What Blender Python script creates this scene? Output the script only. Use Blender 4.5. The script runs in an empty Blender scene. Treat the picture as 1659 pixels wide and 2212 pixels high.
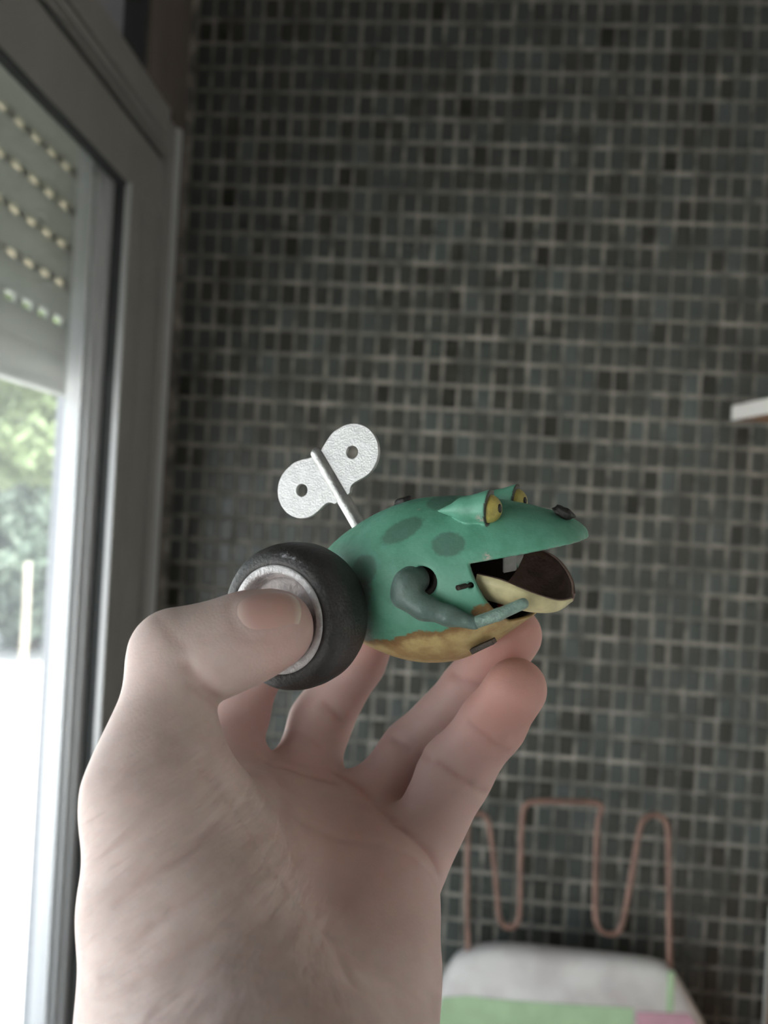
import bpy, bmesh, math, random
import numpy as np
from mathutils import Matrix, Vector

random.seed(7)
rng = np.random.default_rng(7)
SC = bpy.context.scene
COL = SC.collection

# ------------------------------------------------------------------ camera
F_PX, CX, CY = 1660.0, 829.5, 1106.0           # photograph taken as 1659 x 2212
_d = np.array([115., -4., -F_PX]); _d /= np.linalg.norm(_d)      # world +Y seen by the camera
_u = np.array([.058, 1., 0.]); _u -= _u.dot(_d) * _d; _u /= np.linalg.norm(_u)
_r = np.cross(_d, _u)
RW = np.stack([_r, _d, _u])                    # world = RW @ camera vector
CAM = np.array([0., 0., 1.45])
cam_data = bpy.data.cameras.new('camera')
cam_data.sensor_fit = 'AUTO'
cam_data.sensor_width = 36.0
cam_data.lens = 36.0 * F_PX / 2212.0
cam_data.clip_start = 0.01
cam_data.clip_end = 200
cam_data.dof.use_dof = True
cam_data.dof.focus_distance = 0.163
cam_data.dof.aperture_fstop = 14.5
cam = bpy.data.objects.new('camera', cam_data)
COL.objects.link(cam)
_m = np.eye(4); _m[:3, :3] = RW; _m[:3, 3] = CAM
cam.matrix_world = Matrix(_m.tolist())
SC.camera = cam

# ------------------------------------------------------------------ sky, sun, exposure
world = bpy.data.worlds.new('World'); SC.world = world
world.use_nodes = True
wn = world.node_tree.nodes; wl = world.node_tree.links
sky = wn.new('ShaderNodeTexSky')
sky.sky_type = 'NISHITA'
sky.sun_disc = False
sky.sun_elevation = math.radians(62)
sky.sun_rotation = math.radians(110)
sky.air_density = 1.0
sky.dust_density = 4.0
sky.ozone_density = 1.0
wn['Background'].inputs['Strength'].default_value = 0.30
hs = wn.new('ShaderNodeHueSaturation'); hs.inputs['Saturation'].default_value = .45      # hazy sky
wl.new(sky.outputs[0], hs.inputs['Color']); wl.new(hs.outputs[0], wn['Background'].inputs[0])
sun_data = bpy.data.lights.new('sun', 'SUN')
sun_data.energy = 3.6
sun_data.angle = math.radians(1.0)
sun_data.color = (1.0, .97, .92)
sun = bpy.data.objects.new('sun', sun_data); COL.objects.link(sun)
sun.rotation_euler = Vector((-.42, .16, -.90)).to_track_quat('-Z', 'Y').to_euler()
sun.location = (3, -1, 6)
SC.view_settings.view_transform = 'Standard'
SC.view_settings.look = 'None'
SC.view_settings.gamma = 1.0
SC.view_settings.use_curve_mapping = False
SC.view_settings.exposure = 1.62


# ------------------------------------------------------------------ helpers
def ray(px, py):
    return RW @ np.array([(px - CX) / F_PX, -(py - CY) / F_PX, -1.])


def at(px, py, dep):
    return CAM + ray(px, py) * dep


def on_y(px, py, Y):
    v = ray(px, py); return CAM + v * ((Y - CAM[1]) / v[1])


def proj(P):
    c = RW.T @ (np.asarray(P) - CAM)
    return CX + F_PX * c[0] / -c[2], CY - F_PX * c[1] / -c[2]


def cc(px, py, dep_cm):
    """camera-space centimetres"""
    return np.array([(px - CX) / F_PX * dep_cm, -(py - CY) / F_PX * dep_cm, -dep_cm])


def new_obj(name, me, mat=None, parent=None):
    o = bpy.data.objects.new(name, me); COL.objects.link(o)
    if mat is not None and me is not None and not me.materials:
        me.materials.append(mat)
    if parent is not None:
        o.parent = parent
    return o


def thing(name, label, cat, loc=(0, 0, 0), group=None):
    o = bpy.data.objects.new(name, None); COL.objects.link(o)
    o.empty_display_size = .05
    o.location = loc; o['label'] = label; o['category'] = cat
    if group: o['group'] = group
    return o


def tag(o, label, cat, group=None):
    o['label'] = label; o['category'] = cat
    if group: o['group'] = group
    return o


def struct(o, label=None, cat=None):
    o['kind'] = 'structure'
    if label: o['label'] = label
    if cat: o['category'] = cat
    return o


def mesh_from(verts, faces, name='m', smooth=False):
    me = bpy.data.meshes.new(name)
    me.from_pydata([tuple(map(float, v)) for v in verts], [], [tuple(map(int, f)) for f in faces])
    me.update()
    if smooth:
        me.polygons.foreach_set('use_smooth', [True] * len(me.polygons))
    return me


def np_mesh(V, Q, name='m', smooth=True):
    me = bpy.data.meshes.new(name)
    me.vertices.add(len(V)); me.vertices.foreach_set('co', np.ascontiguousarray(V, np.float32).ravel())
    me.loops.add(Q.size); me.loops.foreach_set('vertex_index', np.ascontiguousarray(Q, np.int32).ravel())
    me.polygons.add(len(Q))
    me.polygons.foreach_set('loop_start', np.arange(0, Q.size, Q.shape[1], dtype=np.int32))
    me.polygons.foreach_set('loop_total', np.full(len(Q), Q.shape[1], np.int32))
    me.update(calc_edges=True)
    me.validate()
    if smooth:
        me.polygons.foreach_set('use_smooth', np.ones(len(me.polygons), bool))
    return me


def box_bm(bm, x0, x1, y0, y1, z0, z1, bev=0.0):
    vs = [bm.verts.new((x, y, z)) for x in (x0, x1) for y in (y0, y1) for z in (z0, z1)]
    idx = [(0, 1, 3, 2), (4, 6, 7, 5), (0, 4, 5, 1), (2, 3, 7, 6), (0, 2, 6, 4), (1, 5, 7, 3)]
    fs = [bm.faces.new([vs[i] for i in f]) for f in idx]
    if bev > 0:
        es = list({e for f in fs for e in f.edges})
        bmesh.ops.bevel(bm, geom=es, offset=bev, segments=2, affect='EDGES', profile=.6)


def box(name, x0, x1, y0, y1, z0, z1, mat, parent=None, bev=0.0):
    """a box whose object origin sits at its base centre"""
    cx, cy, cz = (x0 + x1) / 2, (y0 + y1) / 2, z0
    bm = bmesh.new()
    box_bm(bm, x0 - cx, x1 - cx, y0 - cy, y1 - cy, z0 - cz, z1 - cz, bev)
    bmesh.ops.recalc_face_normals(bm, faces=bm.faces)
    me = bpy.data.meshes.new(name); bm.to_mesh(me); bm.free()
    o = new_obj(name, me, mat, parent)
    o.location = (cx, cy, cz)
    if parent is not None:
        o.location = Vector((cx, cy, cz)) - parent.matrix_world.translation if parent.type == 'MESH' else Vector((cx, cy, cz)) - parent.location
    return o


def lathe(profile, n=64, axis='y', close=False):
    """profile: list of (radius, axial)"""
    V, Fc = [], []
    m = len(profile)
    for i in range(n):
        a = 2 * math.pi * i / n
        for r, t in profile:
            if axis == 'y': V.append((r * math.cos(a), t, r * math.sin(a)))
            else: V.append((r * math.cos(a), r * math.sin(a), t))
    for i in range(n):
        j = (i + 1) % n
        for k in range(m - 1):
            Fc.append((i * m + k, i * m + k + 1, j * m + k + 1, j * m + k))
    me = mesh_from(V, Fc, smooth=True)
    bm = bmesh.new(); bm.from_mesh(me)
    bmesh.ops.remove_doubles(bm, verts=bm.verts, dist=1e-6)
    bmesh.ops.recalc_face_normals(bm, faces=bm.faces)
    bm.to_mesh(me); bm.free()
    return me


def tube(points, radius, n=12, res=8, closed_ends=True):
    """smooth tube through points (Catmull-Rom), radius scalar or list"""
    P = np.array(points, float)
    rad = np.full(len(P), radius) if np.isscalar(radius) else np.array(radius, float)
    Pp = np.vstack([2 * P[0] - P[1], P, 2 * P[-1] - P[-2]])
    pts, rr = [], []
    for i in range(len(P) - 1):
        p0, p1, p2, p3 = Pp[i], Pp[i + 1], Pp[i + 2], Pp[i + 3]
        for t in np.linspace(0, 1, res, endpoint=False):
            pts.append(.5 * ((2 * p1) + (-p0 + p2) * t + (2 * p0 - 5 * p1 + 4 * p2 - p3) * t * t + (-p0 + 3 * p1 - 3 * p2 + p3) * t ** 3))
            rr.append(rad[i] * (1 - t) + rad[i + 1] * t)
    pts.append(P[-1]); rr.append(rad[-1])
    pts = np.array(pts)
    T = np.gradient(pts, axis=0); T /= np.linalg.norm(T, axis=1)[:, None]
    nrm = np.cross(T[0], [0, 0, 1.]) if abs(T[0][2]) < .9 else np.cross(T[0], [1., 0, 0])
    nrm /= np.linalg.norm(nrm)
    V, Fc = [], []
    for i in range(len(pts)):
        nrm = nrm - nrm.dot(T[i]) * T[i]; nrm /= np.linalg.norm(nrm)
        b = np.cross(T[i], nrm)
        for k in range(n):
            a = 2 * math.pi * k / n
            V.append(pts[i] + rr[i] * (math.cos(a) * nrm + math.sin(a) * b))
    for i in range(len(pts) - 1):
        for k in range(n):
            Fc.append((i * n + k, i * n + (k + 1) % n, (i + 1) * n + (k + 1) % n, (i + 1) * n + k))
    if closed_ends:
        Fc.append(tuple(range(n - 1, -1, -1)))
        Fc.append(tuple(range((len(pts) - 1) * n, len(pts) * n)))
    return mesh_from(V, Fc, smooth=True)


# ---- signed-distance modelling
def sd_cone(P, a, b, ra, rb):
    ba = b - a
    h = np.clip(((P - a) @ ba) / ba.dot(ba), 0, 1).astype(np.float32)
    q = P - (a.astype(np.float32) + h[..., None] * ba.astype(np.float32))
    return np.sqrt((q * q).sum(-1)) - (ra + (rb - ra) * h)


def smin(a, b, k):
    h = np.maximum(k - np.abs(a - b), 0) / k
    return np.minimum(a, b) - h * h * k * .25


def chain(P, joints, k=.25):
    d = None
    for (a, ra), (b, rb) in zip(joints[:-1], joints[1:]):
        s = sd_cone(P, a, b, ra, rb)
        d = s if d is None else smin(d, s, k)
    return d


def grid(lo, hi, h):
    n = [int(math.ceil((hi[i] - lo[i]) / h)) + 1 for i in range(3)]
    ax = [np.float32(lo[i]) + np.arange(n[i], dtype=np.float32) * np.float32(h) for i in range(3)]
    P = np.empty(n + [3], np.float32)
    P[..., 0] = ax[0][:, None, None]; P[..., 1] = ax[1][None, :, None]; P[..., 2] = ax[2][None, None, :]
    return P


def surface_nets(f, lo, h):
    s = f < 0
    n = np.array(f.shape) - 1
    cnt = np.zeros(n, np.int8)
    pos = np.zeros(list(n) + [3], np.float32)
    sl = lambda o: tuple(slice(o[i], o[i] + n[i]) for i in range(3))
    for axis in range(3):
        others = [i for i in range(3) if i != axis]
        for o1 in (0, 1):
            for o2 in (0, 1):
                a = [0, 0, 0]; a[others[0]] = o1; a[others[1]] = o2
                b = list(a); b[axis] = 1
                m = s[sl(a)] != s[sl(b)]
                if not m.any(): continue
                fa, fb = f[sl(a)][m], f[sl(b)][m]
                t = fa / (fa - fb)
                p = np.zeros((len(t), 3), np.float32); p[:, axis] = t
                p[:, others[0]] = o1; p[:, others[1]] = o2
                pos[m] += p; cnt[m] += 1
    act = cnt > 0
    idx = np.full(n, -1, np.int64); idx[act] = np.arange(act.sum())
    ijk = np.argwhere(act).astype(np.float32)
    V = (pos[act] / cnt[act][:, None] + ijk) * h + np.array(lo, np.float32)
    quads = []
    for axis in range(3):
        u, v = [(1, 2), (2, 0), (0, 1)][axis]
        a = [slice(0, None)] * 3; b = [slice(0, None)] * 3
        a[axis] = slice(0, -1); b[axis] = slice(1, None)
        sa, sb = s[tuple(a)], s[tuple(b)]
        m = sa != sb
        m = m.copy()
        e = [slice(None)] * 3
        for w in (u, v):
            e = [slice(None)] * 3; e[w] = 0; m[tuple(e)] = False
            e[w] = -1; m[tuple(e)] = False
        I = np.argwhere(m)
        if not len(I): continue
        flip = sa[m]
        du = np.zeros(3, int); du[u] = 1
        dv = np.zeros(3, int); dv[v] = 1
        g = lambda J: idx[J[:, 0], J[:, 1], J[:, 2]]
        q = np.stack([g(I - du - dv), g(I - dv), g(I), g(I - du)], 1)
        q[~flip] = q[~flip][:, ::-1]
        quads.append(q)
    Q = np.concatenate(quads)
    Q = Q[(Q >= 0).all(1)]
    return V, Q


def relax(V, Q, it=2, lam=.5):
    E = np.concatenate([Q[:, [0, 1]], Q[:, [1, 2]], Q[:, [2, 3]], Q[:, [3, 0]]])
    for _ in range(it):
        acc = np.zeros_like(V); c = np.zeros(len(V), np.float32)
        np.add.at(acc, E[:, 0], V[E[:, 1]]); np.add.at(c, E[:, 0], 1)
        np.add.at(acc, E[:, 1], V[E[:, 0]]); np.add.at(c, E[:, 1], 1)
        V = V * (1 - lam) + lam * acc / c[:, None]
    return V


def curve_fn(xs, ys):
    """smooth interpolant (Catmull-Rom through the stations)"""
    xs = np.array(xs, float); ys = np.array(ys, float)
    m = np.gradient(ys, xs)
    t = np.linspace(xs[0], xs[-1], 500)
    i = np.clip(np.searchsorted(xs, t, side='right') - 1, 0, len(xs) - 2)
    hh = xs[i + 1] - xs[i]; s = (t - xs[i]) / hh
    y = ((2 * s ** 3 - 3 * s ** 2 + 1) * ys[i] + (s ** 3 - 2 * s ** 2 + s) * hh * m[i]
         + (-2 * s ** 3 + 3 * s ** 2) * ys[i + 1] + (s ** 3 - s ** 2) * hh * m[i + 1])
    return lambda x: np.interp(x, t, y).astype(np.float32)


# ------------------------------------------------------------------ materials
def mat_new(name):
    m = bpy.data.materials.new(name); m.use_nodes = True
    return m, m.node_tree.nodes, m.node_tree.links, m.node_tree.nodes['Principled BSDF']


def rgba(c):
    return (c[0], c[1], c[2], 1.0)


def mat_plain(name, col, rough=.5, metal=0.0, noise=0.0, scale=20.0, bump=0.0, bscale=None, spec=.5, coat=0.0, coords='Object', stretch=(1, 1, 1)):
    m, n, l, p = mat_new(name)
    p.inputs['Base Color'].default_value = rgba(col)
    p.inputs['Roughness'].default_value = rough
    p.inputs['Metallic'].default_value = metal
    p.inputs['Specular IOR Level'].default_value = spec
    p.inputs['Coat Weight'].default_value = coat
    if noise or bump:
        tc = n.new('ShaderNodeTexCoord'); mp = n.new('ShaderNodeMapping')
        mp.inputs['Scale'].default_value = stretch
        l.new(tc.outputs[coords], mp.inputs[0])
    if noise:
        tx = n.new('ShaderNodeTexNoise'); tx.inputs['Scale'].default_value = scale; tx.inputs['Detail'].default_value = 5
        l.new(mp.outputs[0], tx.inputs['Vector'])
        rp = n.new('ShaderNodeValToRGB')
        rp.color_ramp.elements[0].position = .3; rp.color_ramp.elements[1].position = .7
        rp.color_ramp.elements[0].color = rgba([c * (1 - noise) for c in col])
        rp.color_ramp.elements[1].color = rgba([min(1, c * (1 + noise)) for c in col])
        l.new(tx.outputs['Fac'], rp.inputs[0]); l.new(rp.outputs[0], p.inputs['Base Color'])
    if bump:
        t2 = n.new('ShaderNodeTexNoise'); t2.inputs['Scale'].default_value = bscale or scale * 4; t2.inputs['Detail'].default_value = 4
        l.new(mp.outputs[0], t2.inputs['Vector'])
        bp = n.new('ShaderNodeBump'); bp.inputs['Strength'].default_value = bump; bp.inputs['Distance'].default_value = .001
        l.new(t2.outputs['Fac'], bp.inputs['Height']); l.new(bp.outputs[0], p.inputs['Normal'])
    return m


M = {}
M['plaster'] = mat_plain('painted_plaster', (.60, .57, .53), .8, noise=.06, scale=6, bump=.2, bscale=80)
M['ceiling'] = mat_plain('ceiling_paint', (.50, .48, .45), .85, noise=.05, scale=4)
M['floor'] = mat_plain('floor_terrazzo', (.34, .31, .27), .45, noise=.25, scale=60)
M['frame'] = mat_plain('grey_window_aluminium', (.35, .34, .315), .42, metal=0.15, noise=.08, scale=14, stretch=(1, 1, .15))
M['frame_light'] = mat_plain('pale_sky_lit_aluminium', (.60, .61, .62), .32, metal=.25, noise=.06, scale=18, stretch=(1, 1, .15))  # paler copy of the frame; sky gleam on beads and ridges put into colour
M['guide'] = mat_plain('grey_guide_rail', (.27, .28, .30), .4, metal=.2)
M['gasket'] = mat_plain('dark_rubber_gasket', (.05, .055, .055), .6)
M['reveal'] = mat_plain('brown_grey_window_reveal', (.17, .14, .12), .7, noise=.2, scale=9, stretch=(1, 1, .3))
M['shutter'] = mat_plain('shutter_plastic', (.50, .515, .48), .45, noise=.04, scale=10)
M['shutter_box'] = mat_plain('shutter_box_panel', (.40, .40, .44), .5, noise=.05, scale=8)
M['wood'] = mat_plain('brown_wood', (.30, .155, .085), .5, noise=.3, scale=18, stretch=(1, .15, 1), bump=.15)
M['white_edge'] = mat_plain('white_laminate_edge', (.80, .78, .74), .35, noise=.03, scale=30)
M['wire'] = mat_plain('brown_coated_wire', (.22, .125, .095), .45, metal=.1, noise=.25, scale=40)
M['concrete'] = mat_plain('pale_concrete', (.72, .71, .69), .9, noise=.06, scale=2, bump=.2)
M['bark'] = mat_plain('bark', (.12, .09, .065), .9, noise=.4, scale=9, bump=.6)
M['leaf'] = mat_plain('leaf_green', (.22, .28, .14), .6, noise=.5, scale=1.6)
M['leaf_dark'] = mat_plain('leaf_dark_green', (.10, .135, .10), .6, noise=.5, scale=1.6)  # darker copy of the leaf colour; the bush's shade is put into it
M['post'] = mat_plain('weathered_post', (.42, .38, .30), .8, noise=.2, scale=12)

_m = M['shutter']; _n = _m.node_tree.nodes; _l = _m.node_tree.links
_t = _n.new('ShaderNodeBsdfTranslucent'); _t.inputs[0].default_value = (.58, .585, .53, 1)
_x = _n.new('ShaderNodeMixShader'); _x.inputs[0].default_value = .33
_l.new(_n['Principled BSDF'].outputs[0], _x.inputs[1]); _l.new(_t.outputs[0], _x.inputs[2]); _l.new(_x.outputs[0], _n['Material Output'].inputs['Surface'])
# glass pane: mostly clear with a mirror reflection
m, n, l, p = mat_new('window_glass')
n.remove(p)
tr = n.new('ShaderNodeBsdfTransparent'); tr.inputs[0].default_value = (.93, .95, .94, 1)
gl = n.new('ShaderNodeBsdfGlossy'); gl.inputs['Roughness'].default_value = .04
lw_ = n.new('ShaderNodeLayerWeight'); lw_.inputs['Blend'].default_value = .5
pw = n.new('ShaderNodeMath'); pw.operation = 'POWER'; pw.inputs[1].default_value = 5.0
l.new(lw_.outputs['Facing'], pw.inputs[0])
fr = n.new('ShaderNodeMath'); fr.operation = 'MULTIPLY_ADD'; fr.inputs[1].default_value = .9; fr.inputs[2].default_value = .04
l.new(pw.outputs[0], fr.inputs[0])
mx = n.new('ShaderNodeMixShader')
l.new(fr.outputs[0], mx.inputs[0]); l.new(tr.outputs[0], mx.inputs[1]); l.new(gl.outputs[0], mx.inputs[2])
du = n.new('ShaderNodeBsdfTranslucent'); du.inputs[0].default_value = (.85, .88, .88, 1)      # white veil imitating glare and haze over the view outside
m2 = n.new('ShaderNodeMixShader'); m2.inputs[0].default_value = .05
l.new(mx.outputs[0], m2.inputs[1]); l.new(du.outputs[0], m2.inputs[2])
l.new(m2.outputs[0], n['Material Output'].inputs['Surface'])
M['glass'] = m

# ------------------------------------------------------------------ the room
D = 1.15            # distance of the tiled wall
XL, XR = -.411, .575
YB, ZT = -1.9, 2.55

# --- tiled wall: every tile is a piece
TP = np.array([.0251, .0360])                  # tile pitch (width, height)
GO = np.array([on_y(785, 0, D)[0], on_y(820, 49, D)[2]])


def mat_tile():
    m, n, l, p = mat_new('dark_glazed_tile')
    geo = n.new('ShaderNodeNewGeometry')
    sub = n.new('ShaderNodeVectorMath'); sub.operation = 'SUBTRACT'; sub.inputs[1].default_value = (GO[0], 0, GO[1])
    div = n.new('ShaderNodeVectorMath'); div.operation = 'DIVIDE'; div.inputs[1].default_value = (TP[0], 1e3, TP[1])
    flo = n.new('ShaderNodeVectorMath'); flo.operation = 'FLOOR'
    l.new(geo.outputs['Position'], sub.inputs[0]); l.new(sub.outputs[0], div.inputs[0]); l.new(div.outputs[0], flo.inputs[0])
    wh = n.new('ShaderNodeTexWhiteNoise'); wh.noise_dimensions = '3D'
    l.new(flo.outputs[0], wh.inputs['Vector'])
    rp = n.new('ShaderNodeValToRGB'); cr = rp.color_ramp
    cr.elements[0].position = 0.0; cr.elements[0].color = (.034, .033, .026, 1)
    cr.elements[1].position = 1.0; cr.elements[1].color = (.112, .130, .122, 1)
    for pos, c in ((.08, (.058, .058, .047)), (.45, (.076, .082, .072)), (.78, (.082, .094, .083)), (.93, (.094, .106, .098))):
        e = cr.elements.new(pos); e.color = rgba(c)
    l.new(wh.outputs['Value'], rp.inputs[0])
    tx = n.new('ShaderNodeTexNoise'); tx.inputs['Scale'].default_value = 130; tx.inputs['Detail'].default_value = 3
    l.new(geo.outputs['Position'], tx.inputs['Vector'])
    mx = n.new('ShaderNodeMixRGB'); mx.blend_type = 'MULTIPLY'; mx.inputs[0].default_value = .35
    l.new(rp.outputs[0], mx.inputs[1]); l.new(tx.outputs['Fac'], mx.inputs[2])
    l.new(mx.outputs[0], p.inputs['Base Color'])
    p.inputs['Roughness'].default_value = .28
    p.inputs['Specular IOR Level'].default_value = .45
    bp = n.new('ShaderNodeBump'); bp.inputs['Strength'].default_value = .25; bp.inputs['Distance'].default_value = .001
    l.new(tx.outputs['Fac'], bp.inputs['Height']); l.new(bp.outputs[0], p.inputs['Normal'])
    return m


def mat_grout():
    m, n, l, p = mat_new('uneven_beige_grout')
    geo = n.new('ShaderNodeNewGeometry')
    mp = n.new('ShaderNodeMapping'); mp.inputs['Scale'].default_value = (1, 1, 1)
    l.new(geo.outputs['Position'], mp.inputs[0])
    tx = n.new('ShaderNodeTexNoise'); tx.inputs['Scale'].default_value = 26; tx.inputs['Detail'].default_value = 4; tx.inputs['Roughness'].default_value = .65
    l.new(mp.outputs[0], tx.inputs['Vector'])
    rp = n.new('ShaderNodeValToRGB')
    rp.color_ramp.elements[0].position = .40; rp.color_ramp.elements[0].color = (.135, .13, .115, 1)
    rp.color_ramp.elements[1].position = .64; rp.color_ramp.elements[1].color = (.38, .35, .305, 1)
    l.new(tx.outputs['Fac'], rp.inputs[0]); l.new(rp.outputs[0], p.inputs['Base Color'])
    p.inputs['Roughness'].default_value = .85
    return m


M['tile'] = mat_tile(); M['grout'] = mat_grout()
wall_back = struct(box('wall_back', XL - .1, XR + .1, D, D + .12, 0, ZT, M['grout']),
                   'wall covered in small dark green-grey mosaic tiles with beige grout', 'wall')


def tile_verts(w, h, t):
    c = .0011
    x, z = w / 2, h / 2
    return [(-x, 0, -z), (x, 0, -z), (x, 0, z), (-x, 0, z),
            (-x, -t * .5, -z), (x, -t * .5, -z), (x, -t * .5, z), (-x, -t * .5, z),
            (-x + c, -t, -z + c), (x - c, -t, -z + c), (x - c, -t, z - c), (-x + c, -t, z - c)]


TF = [(0, 1, 5, 4), (1, 2, 6, 5), (2, 3, 7, 6), (3, 0, 4, 7), (4, 5, 9, 8), (5, 6, 10, 9), (6, 7, 11, 10), (7, 4, 8, 11), (8, 9, 10, 11)]
variants = []
for gw, gh in ((.0050, .0058), (.0042, .0054), (.0058, .0058), (.0036, .0050), (.0050, .0068)):
    me = mesh_from(tile_verts(TP[0] - gw, TP[1] - gh, .0022), TF, 'tile'); me.materials.append(M['tile'])
    variants.append(me)
cells = []
i0 = int(math.floor((XL - GO[0]) / TP[0])); i1 = int(math.ceil((XR - GO[0]) / TP[0]))
j0 = int(math.floor((0 - GO[1]) / TP[1])); j1 = int(math.ceil((ZT - GO[1]) / TP[1]))
for i in range(i0, i1):
    for j in range(j0, j1):
        x = GO[0] + (i + .5) * TP[0]; z = GO[1] + (j + .5) * TP[1]
        if not (XL + .012 < x < XR - .012 and .02 < z < ZT - .02): continue
        px, py = proj((x, D, z))
        q = proj((x + TP[0], D, z + TP[1]))
        area = abs((q[0] - px) * (q[1] - py))
        vis = 0 < px < 1659 and 0 < py < 2212
        hid = (470 < px < 1260 and 1070 < py < 1480) or (170 < px < 1000 and py > 1480) or (px < 480 and py > 1330) or (940 < px < 1520 and py > 2060)
        cells.append((vis and not hid, area, x, z))
cells.sort(key=lambda c: (not c[0], -c[1]))
wl_loc = wall_back.location
for (vis, area, x, z) in cells[:300]:
    o = bpy.data.objects.new('tile', variants[int(rng.integers(len(variants)))]); COL.objects.link(o)
    o.parent = wall_back
    o.location = Vector((x + rng.normal(0, .0003), D - rng.uniform(0, .0006), z + rng.normal(0, .0003))) - wl_loc
    o.rotation_euler = (rng.normal(0, .006), rng.normal(0, .006), rng.normal(0, .006))
V, Fc = [], []
for (vis, area, x, z) in cells[300:]:
    g = [(.0050, .0058), (.0042, .0054), (.0058, .0058), (.0036, .0050), (.0050, .0068)][int(rng.integers(5))]
    b = len(V)
    dx, dy, dz = rng.normal(0, .0003), rng.uniform(0, .0006), rng.normal(0, .0003)
    tx_, tz_ = rng.normal(0, .006), rng.normal(0, .006)
    for v in tile_verts(TP[0] - g[0], TP[1] - g[1], .0022):
        V.append((x + dx + v[0] - wl_loc[0], D - dy + v[1] + tx_ * v[2] + tz_ * v[0] - wl_loc[1], z + dz + v[2] - wl_loc[2]))
    Fc += [tuple(b + k for k in f) for f in TF]
o = new_obj('tile_field', mesh_from(V, Fc, 'tile_field'), M['tile'], wall_back); o['kind'] = 'stuff'

# --- floor, ceiling, other walls
struct(box('floor', XL - .15, XR + .12, YB - .1, D + .1, -.1, 0, M['floor']))
struct(box('ceiling', XL - .15, XR + .12, YB - .1, D + .1, ZT, ZT + .15, M['ceiling']))
struct(box('wall_right', XR, XR + .12, YB, D, 0, ZT, M['plaster']))
struct(box('wall_front', XL - .12, XR + .12, YB - .12, YB, 0, ZT, M['plaster']))
WY0, WZ0 = -.95, .30
bm = bmesh.new()
box_bm(bm, -.12, 0, YB, WY0, 0, ZT)
box_bm(bm, -.12, 0, WY0, D, 0, WZ0)
box_bm(bm, -.12, 0, WY0, D, 2.34, ZT)
me = bpy.data.meshes.new('wall_left'); bm.to_mesh(me); bm.free()
wlft = new_obj('wall_left', me, M['plaster']); wlft.location = (XL, 0, 0); struct(wlft)

# --- window on the left: frame, transom, pane
w1 = thing('window_1', 'grey aluminium window beside the tiled wall', 'window', (XL, .1, WZ0)); struct(w1)
FX = -.412
ZH = 1.845       # underside of the head
def wbox(name, *a, mat='frame', bev=.0015): return box(name, *a, M[mat], w1, bev)
wbox('reveal', -.53, -.418, 1.098, D, WZ0, 2.34, mat='reveal', bev=0)
wbox('jamb_moulding', -.47, -.407, 1.062, 1.099, WZ0, 1.985)
wbox('jamb_ridge', -.44, -.401, 1.084, 1.096, WZ0, 1.985, mat='frame_light')
wbox('frame_jamb', -.47, FX, 1.003, 1.058, WZ0, ZH - .0004)
wbox('frame_jamb', -.47, FX, .946, .997, WZ0, ZH - .0004)
wbox('frame_jamb_back', -.47, FX - .006, .99, 1.07, WZ0, 1.90, bev=0)
wbox('frame_bead', -.416, -.408, .9435, .9475, WZ0, ZH, mat='frame_light', bev=.001)
wbox('gasket', -.436, -.414, .9440, .956, WZ0, 1.90, mat='gasket', bev=0)
wbox('sash_stile', -.452, -.430, .930, .9455, WZ0, 1.925, mat='frame_light')
wbox('sash_stile', -.458, -.436, .921, .931, WZ0, 1.925, mat='frame_light')
wbox('sash_stile', -.464, -.443, .914, .922, WZ0, 1.925, mat='frame_light')
wbox('head_rail', -.424, FX, WY0, 1.061, ZH, 1.922)
wbox('head_backing', -.47, -.423, WY0, 1.075, 1.93, 1.99, bev=0)
wbox('head_rail', -.424, FX, WY0, 1.075, 1.934, 2.005)
wbox('head_groove', -.424, FX - .006, WY0, 1.061, 1.915, 1.94, mat='gasket', bev=0)
wbox('head_ridge', -.43, FX + .007, WY0, 1.075, 1.938, 1.947)
wbox('head_ridge', -.43, FX + .004, WY0, 1.075, 1.956, 1.961)
wbox('head_gasket', -.426, -.414, WY0, .945, ZH - .004, ZH + .002, mat='gasket', bev=0)
wbox('sash_rail', -.455, -.425, WY0, .945, WZ0, WZ0 + .06, mat='frame_light')
wbox('transom_jamb', -.44, -.409, .985, 1.062, 2.005, 2.34, mat='reveal', bev=.001)
wbox('transom_jamb', -.44, -.413, 1.066, 1.10, 2.005, 2.34, mat='reveal', bev=.001)
wbox('transom_gasket', -.45, -.415, .975, .986, 2.005, 2.34, mat='gasket', bev=0)
wbox('transom_panel', -.47, -.445, WY0, .98, 2.005, 2.34, mat='shutter_box', bev=0)
wbox('frame_post', -.47, FX, WY0, WY0 + .08, WZ0, 2.34)
wbox('sill', -.56, -.40, WY0, 1.09, WZ0 - .03, WZ0, mat='frame_light', bev=.003)
pane = wbox('pane', -.446, -.442, WY0 + .06, .922, WZ0 + .05, 1.925, mat='glass', bev=0)

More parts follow.
